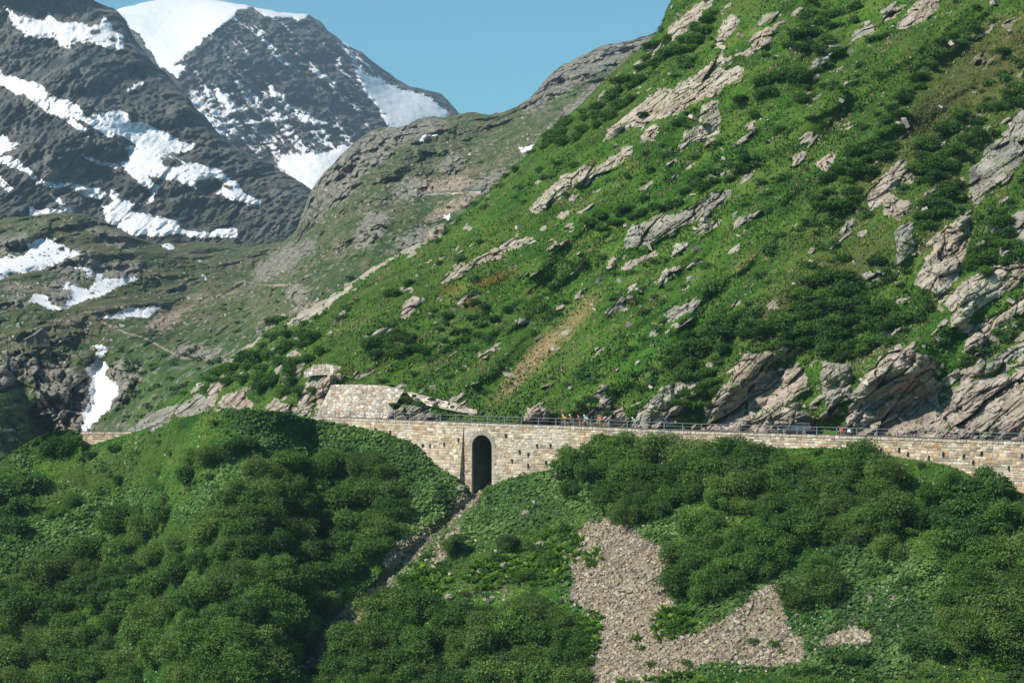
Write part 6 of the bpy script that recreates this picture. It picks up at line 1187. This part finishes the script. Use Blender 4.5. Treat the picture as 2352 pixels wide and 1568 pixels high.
# car ------------------------------------------------------------------
def make_car(loc, rz):
    e = empty('parked_car', loc, rz, label='dark blue grey estate car on the road in front of the tan cliff', cat='car'); e.name = 'car'
    mp = Mt('car_paint', .55, .3); mp.b.inputs['Coat Weight'].default_value = .05; P_ = mp.out((.010,.030,.040)); GL = plain('tinted_glass', (.010,.016,.020), .25, 0, .4); BL = plain('black_trim', (.015,.015,.015), .6)
    ST = [(2.34,.58,.34,.56),(2.28,.74,.26,.66),(2.05,.85,.20,.74),(1.6,.90,.19,.83),(1.0,.915,.18,.92),(.3,.92,.18,.95),(-.6,.92,.18,.965),(-1.4,.915,.18,.98),(-2.0,.90,.22,.985),(-2.28,.85,.28,.96),(-2.36,.76,.36,.86)]
    def ring(x, w, zl, zt):
        h = zt-zl; L = [(w*.80,zl),(w*.97,zl+.06),(w,zl+h*.30),(w*.995,zl+h*.62),(w*.955,zl+h*.86),(w*.86,zl+h*.985),(w*.4,zt+.012)]
        return [(x,y,z) for y,z in L]+[(x,-y,z) for y,z in L[::-1]]
    MB().loft([ring(*s) for s in ST]).build('body', P_, e, True)
    G = [(.98,.80,.90,.915),(.62,.77,.90,1.12),(.20,.74,.90,1.34),(-.2,.72,.90,1.43),(-.9,.71,.92,1.455),(-1.6,.70,.93,1.42),(-2.05,.68,.93,1.33),(-2.20,.68,.93,1.20),(-2.33,.70,.92,.97)]
    def rg(x, w, zb, zt):
        wt = w-(zt-zb)*.20; L = [(w,zb),(w-(zt-zb)*.06,zb+(zt-zb)*.45),(wt+.01,zt-.07 if zt-zb > .2 else zt-.01),(wt-.07,zt-.012),(wt*.5,zt+.004)]
        return [(x,y,z) for y,z in L]+[(x,-y,z) for y,z in L[::-1]]
    MB().loft([rg(*s) for s in G]).build('roof', P_, e, True)
    def side(xs, top, bot, s):   # window pane lying on the side of the cabin
        b = MB(); f = lambda x, z: (x, s*(float(np.interp(x, [-2.33,-.9,.98], [.70,.71,.80]))-(z-.92)*.165+.012), z); o = [f(x, z) for x, z in zip(xs, bot)]; u = [f(x, z) for x, z in zip(xs, top)]
        n = len(xs); b.add(o+u, [(i, i+1, n+i+1, n+i) for i in range(n-1)]); w = b.build('window', GL, e)
        ed = [*o, *u[::-1]]; MB().tube(ed, .010, 4, close=True).build('window_trim', M_DARKM, w)
    for s in (1,-1):
        side([.80,.45,.12,-.18], [.99,1.18,1.33,1.385], [.955]*4, s); side([-.26,-.7,-1.12], [1.395,1.405,1.395], [.965,.968,.975], s); side([-1.2,-1.6,-1.95], [1.385,1.35,1.22], [.985,.99,1.05], s)
        MB().box((.62, s*.98, 1.0), (.16,.18,.13), taper=.8).build('wing_mirror', P_, e); MB().tube([(.0,s*.60,1.46),(-.5,s*.60,1.49),(-1.6,s*.58,1.46),(-1.75,s*.58,1.42)], .018).build('roof_rail', M_DARKM, e)
        MB().box((2.20, s*.62, .66), (.20,.30,.11), Matrix.Rotation(-s*.5,3,'Z'), taper=.8).build('headlight', plain('lamp_glass', (.75,.78,.8), .15), e)
        MB().box((-2.26, s*.69, .86), (.18,.34,.15), Matrix.Rotation(s*.35,3,'Z'), taper=.9).build('tail_light', plain('red_lamp', (.55,.02,.02), .25), e)
        for x in (.05,-.95): MB().box((x, s*.925, .84), (.17,.03,.03)).build('door_handle', P_, e)
        MB().box((0, s*.915, .25), (2.4,.03,.10)).build('sill', BL, e)
        for x in (1.42,-1.40):
            MB().tube([(x,s*.80,.34),(x,s*.925,.34)], .375, 24).build('wheel_arch', BL, e)
            w = MB().tube([(x+.27*math.cos(a), s*.84, .33+.27*math.sin(a)) for a in [2*math.pi*k/24 for k in range(24)]], .085, 8, close=True).build('wheel', M_TYRE, e, True)
            b = MB().tube([(x+.22*math.cos(a), s*.925, .33+.22*math.sin(a)) for a in [2*math.pi*k/24 for k in range(24)]], .018, 5, close=True)
            for k in range(5): a = 2*math.pi*k/5+.3; b.tube([(x,s*.93,.33),(x+.21*math.cos(a+.12),s*.93,.33+.21*math.sin(a+.12))], .024, 4).tube([(x,s*.93,.33),(x+.21*math.cos(a-.12),s*.93,.33+.21*math.sin(a-.12))], .024, 4)
            b.build('rim', M_ALU, w)
    f = lambda v: MB().add(v, [(0,1,2,3)])
    f([(.93,-.70,.955),(.93,.70,.955),(.25,.60,1.345),(.25,-.60,1.345)]).build('windscreen', GL, e).location = (.03,0,.03)
    f([(-2.335,.60,1.0),(-2.335,-.60,1.0),(-2.16,-.54,1.29),(-2.16,.54,1.29)]).build('rear_window', GL, e).location = (-.03,0,.0)
    MB().box((-2.12,0,1.345), (.26,1.12,.03)).build('spoiler', P_, e); MB().box((-2.375,0,.74), (.02,.52,.12)).build('number_plate', M_WHT, e); MB().box((-2.36,0,.36), (.08,1.4,.16), taper=.9).build('bumper', BL, e)
    MB().box((2.335,0,.52), (.06,.9,.20), taper=.85).build('grille', BL, e)
    return e
loc, a = road_pt(1830, 2.6); make_car(loc, a+.05)
# motorcycle -----------------------------------------------------------
def moto(loc, rz):
    e = empty('motorcycle', loc, rz, label='red and white touring motorcycle with luggage behind the car', cat='motorcycle')
    for x in (.74,-.72):
        w = MB().tube([(x+.27*math.cos(a), 0, .32+.27*math.sin(a)) for a in [2*math.pi*k/22 for k in range(22)]], .062, 8, close=True).build('wheel', M_TYRE, e, True)
        b = MB().tube([(x+.20*math.cos(a), 0, .32+.20*math.sin(a)) for a in [2*math.pi*k/22 for k in range(22)]], .016, 5, close=True)
        for k in range(6): a = k*math.pi/3; b.tube([(x,0,.32),(x+.2*math.cos(a),0,.32+.2*math.sin(a))], .012, 4)
        b.build('rim', M_REDG, w)
    MB().tube([(.74,.09,.32),(.46,.09,1.0)], .026).tube([(.74,-.09,.32),(.46,-.09,1.0)], .026).build('fork', M_ALU, e)
    MB().box((.05,0,.48), (.52,.34,.40), taper=.85).box((.0,0,.25), (.4,.28,.12)).build('engine', M_DARKM, e); MB().tube([(-.72,.08,.32),(-.2,.08,.42)], .03).tube([(.4,0,.95),(-.1,.0,.78),(-.25,0,.5)], .03).build('frame', M_DARKM, e)
    MB().ball((.18,0,.90), (.33,.17,.17)).build('fuel_tank', M_REDG, e, True); MB().loft([[(x,y,z) for y,z in ((-w,z0),(w,z0),(w*.8,z1),(-w*.8,z1))] for x,w,z0,z1 in ((.02,.10,.80,.88),(-.3,.15,.78,.86),(-.62,.13,.84,.95),(-.86,.08,.92,1.0))]).build('seat', M_BLK, e)
    MB().loft([[(x,y,z) for y,z in ((-w,z0),(w,z0),(w*.7,z1),(-w*.7,z1))] for x,w,z0,z1 in ((.36,.20,.62,1.08),(.6,.19,.66,1.12),(.78,.10,.80,1.0))]).build('fairing', M_REDG, e); MB().box((.80,0,.92), (.06,.22,.13), taper=.8).build('headlight', M_WHT, e)
    MB().add([(.66,-.15,1.08),(.66,.15,1.08),(.46,.12,1.36),(.46,-.12,1.36)], [(0,1,2,3)]).build('windshield', plain('smoked_screen', (.05,.05,.06), .2), e); MB().tube([(.40,-.38,1.1),(.46,-.1,1.06),(.46,.1,1.06),(.40,.38,1.1)], .018).build('handlebar', M_BLK, e)
    MB().loft([[(x,y,z) for y,z in ((-w,z0),(w,z0),(w,z1),(-w,z1))] for x,w,z0,z1 in ((.55,.07,.60,.66),(.80,.08,.66,.70),(1.0,.05,.62,.65))]).build('mudguard', M_WHT, e)
    for s in (1,-1): MB().box((-.58,s*.30,.68), (.44,.20,.34), taper=.92).build('side_case', M_WHT if s > 0 else M_ALU, e)
    MB().tube([(.1,-.2,.3),(-.4,-.22,.36),(-.85,-.24,.52)], [.03,.045,.05]).build('exhaust', M_ALU, e); MB().box((-.92,0,.95), (.06,.16,.07)).build('tail_light', plain('red_lamp2', (.6,.02,.02), .3), e)
    return e
loc, a = road_pt(1943, 2.4); moto(loc, a)
J = dict(hip=(-.22,0,.98), belly=(-.18,0,1.16), chest=(-.08,0,1.36), neck=(-.02,0,1.50), head=(.03,0,1.62))
for s, y in (('l',1),('r',-1)): J.update({'sh'+s:(-.05,.20*y,1.40),'el'+s:(.12,.30*y,1.18),'ha'+s:(.38,.34*y,1.12),'kn'+s:(.20,.24*y,.86),'an'+s:(-.02,.24*y,.46),'to'+s:(.16,.25*y,.40)})
person('motorcyclist in dark riding gear and black helmet sitting on the red motorcycle', loc, a, fab('riding_jacket', (.07,.085,.10)), M_BLK, plain('black_helmet', (.015,.015,.018), .2), J, long=True, group='motorcyclists', shoe=M_BLK)
# hut -------------------------------------------------------------------
mw = Mt('weathered_boards', .9, .2); wv = mw.n.new('ShaderNodeTexWave'); wv.wave_type = 'BANDS'; wv.bands_direction = 'X'; mw.l.new(mw.map((1,1,1)), wv.inputs[0]); wv.inputs['Scale'].default_value = 2.2; wv.inputs['Distortion'].default_value = .4
M_BOARD = mw.out(mw.mix(mw.ramp(wv.outputs['Fac'], (.05, 1.), (.2, 0.)), mw.ramp(mw.noise(1.2, 5, .7, mw.map((3,3,.4))), (.35, (.085,.075,.065)), (.65, (.22,.195,.165))), (.025,.022,.02)))
mr_ = Mt('old_roof', .85, .2); M_ROOF = mr_.out(mr_.ramp(mr_.noise(1.5, 5, .7), (.35, (.10,.105,.11)), (.65, (.21,.205,.20))))
hp = V(94, 788.5, float(d_far(np.array([94.]), np.array([789.]))[0])-5); hp.z += .1; sc_ = hp.y/820
hut = empty('wooden_hut', hp, .32, label='small dark weathered wooden hut standing alone on the green knoll', cat='hut'); hut.scale = (sc_, sc_, sc_)
MB().loft([[(-2.4,y,-1.2),(2.4,y,-1.2),(2.4,y,2.0),(0.1,y,4.55),(-2.4,y,2.4)] for y in (-2.6, 2.6)]).build('wall', M_BOARD, hut)
MB().loft([[(-5.2,y,-1.2),(-2.4,y,-1.2),(-2.4,y,2.55),(-5.2,y,1.15)] for y in (-1.7, 2.4)]).build('side_shed', M_BOARD, hut)
MB().loft([[(.1,y,4.95),(3.05,y,1.70),(2.95,y,1.52),(.1,y,4.72)] for y in (-3.3, 2.9)]).build('roof', M_ROOF, hut)
MB().loft([[(.1,y,4.95),(.1,y,4.72),(-2.7,y,2.42),(-2.9,y,2.56)] for y in (-3.3, 2.9)]).build('roof', M_ROOF, hut)
MB().loft([[(-2.5,y,2.86),(-2.5,y,2.66),(-5.6,y,1.10),(-5.7,y,1.28)] for y in (-2.1, 2.8)]).build('shed_roof', M_ROOF, hut)
d_ = MB().box((-1.2,-2.66,.9), (1.1,.08,2.0)).build('door', plain('dark_door', (.03,.028,.025), .9), hut); MB().box((-.8,-2.72,.9), (.06,.06,.16)).build('handle', M_DARKM, d_)
w_ = MB().box((1.15,-2.66,1.0), (.85,.08,.8)).build('window', plain('pale_shutter', (.33,.30,.26), .9), hut); MB().box((1.15,-2.70,1.0), (1.0,.05,.09)).box((1.15,-2.70,1.42), (1.0,.06,.08)).build('frame', M_BOARD, w_)
MB().tube([(2.2,1.2,2.0),(2.2,1.2,5.1)], .05).build('flue', M_GALV, hut)

# ================================================================ air
hz = bpy.data.materials.new('air'); hz.use_nodes = True; ht = hz.node_tree; ht.nodes.clear()
ho = ht.nodes.new('ShaderNodeOutputMaterial'); hv = ht.nodes.new('ShaderNodeVolumePrincipled'); hv.inputs['Color'].default_value = (.60,.83,1,1); hv.inputs['Density'].default_value = HAZE; hv.inputs['Anisotropy'].default_value = .2
ht.links.new(hv.outputs[0], ho.inputs['Volume'])
npmesh('haze', [(x, y, z) for z in (-97, 1150) for x, y in ((-1900,-700),(1900,-700),(1900,6900),(-1900,6900))], [(0,3,2,1),(4,5,6,7),(0,1,5,4),(1,2,6,5),(2,3,7,6),(3,0,4,7)], hz, False, kind='stuff')
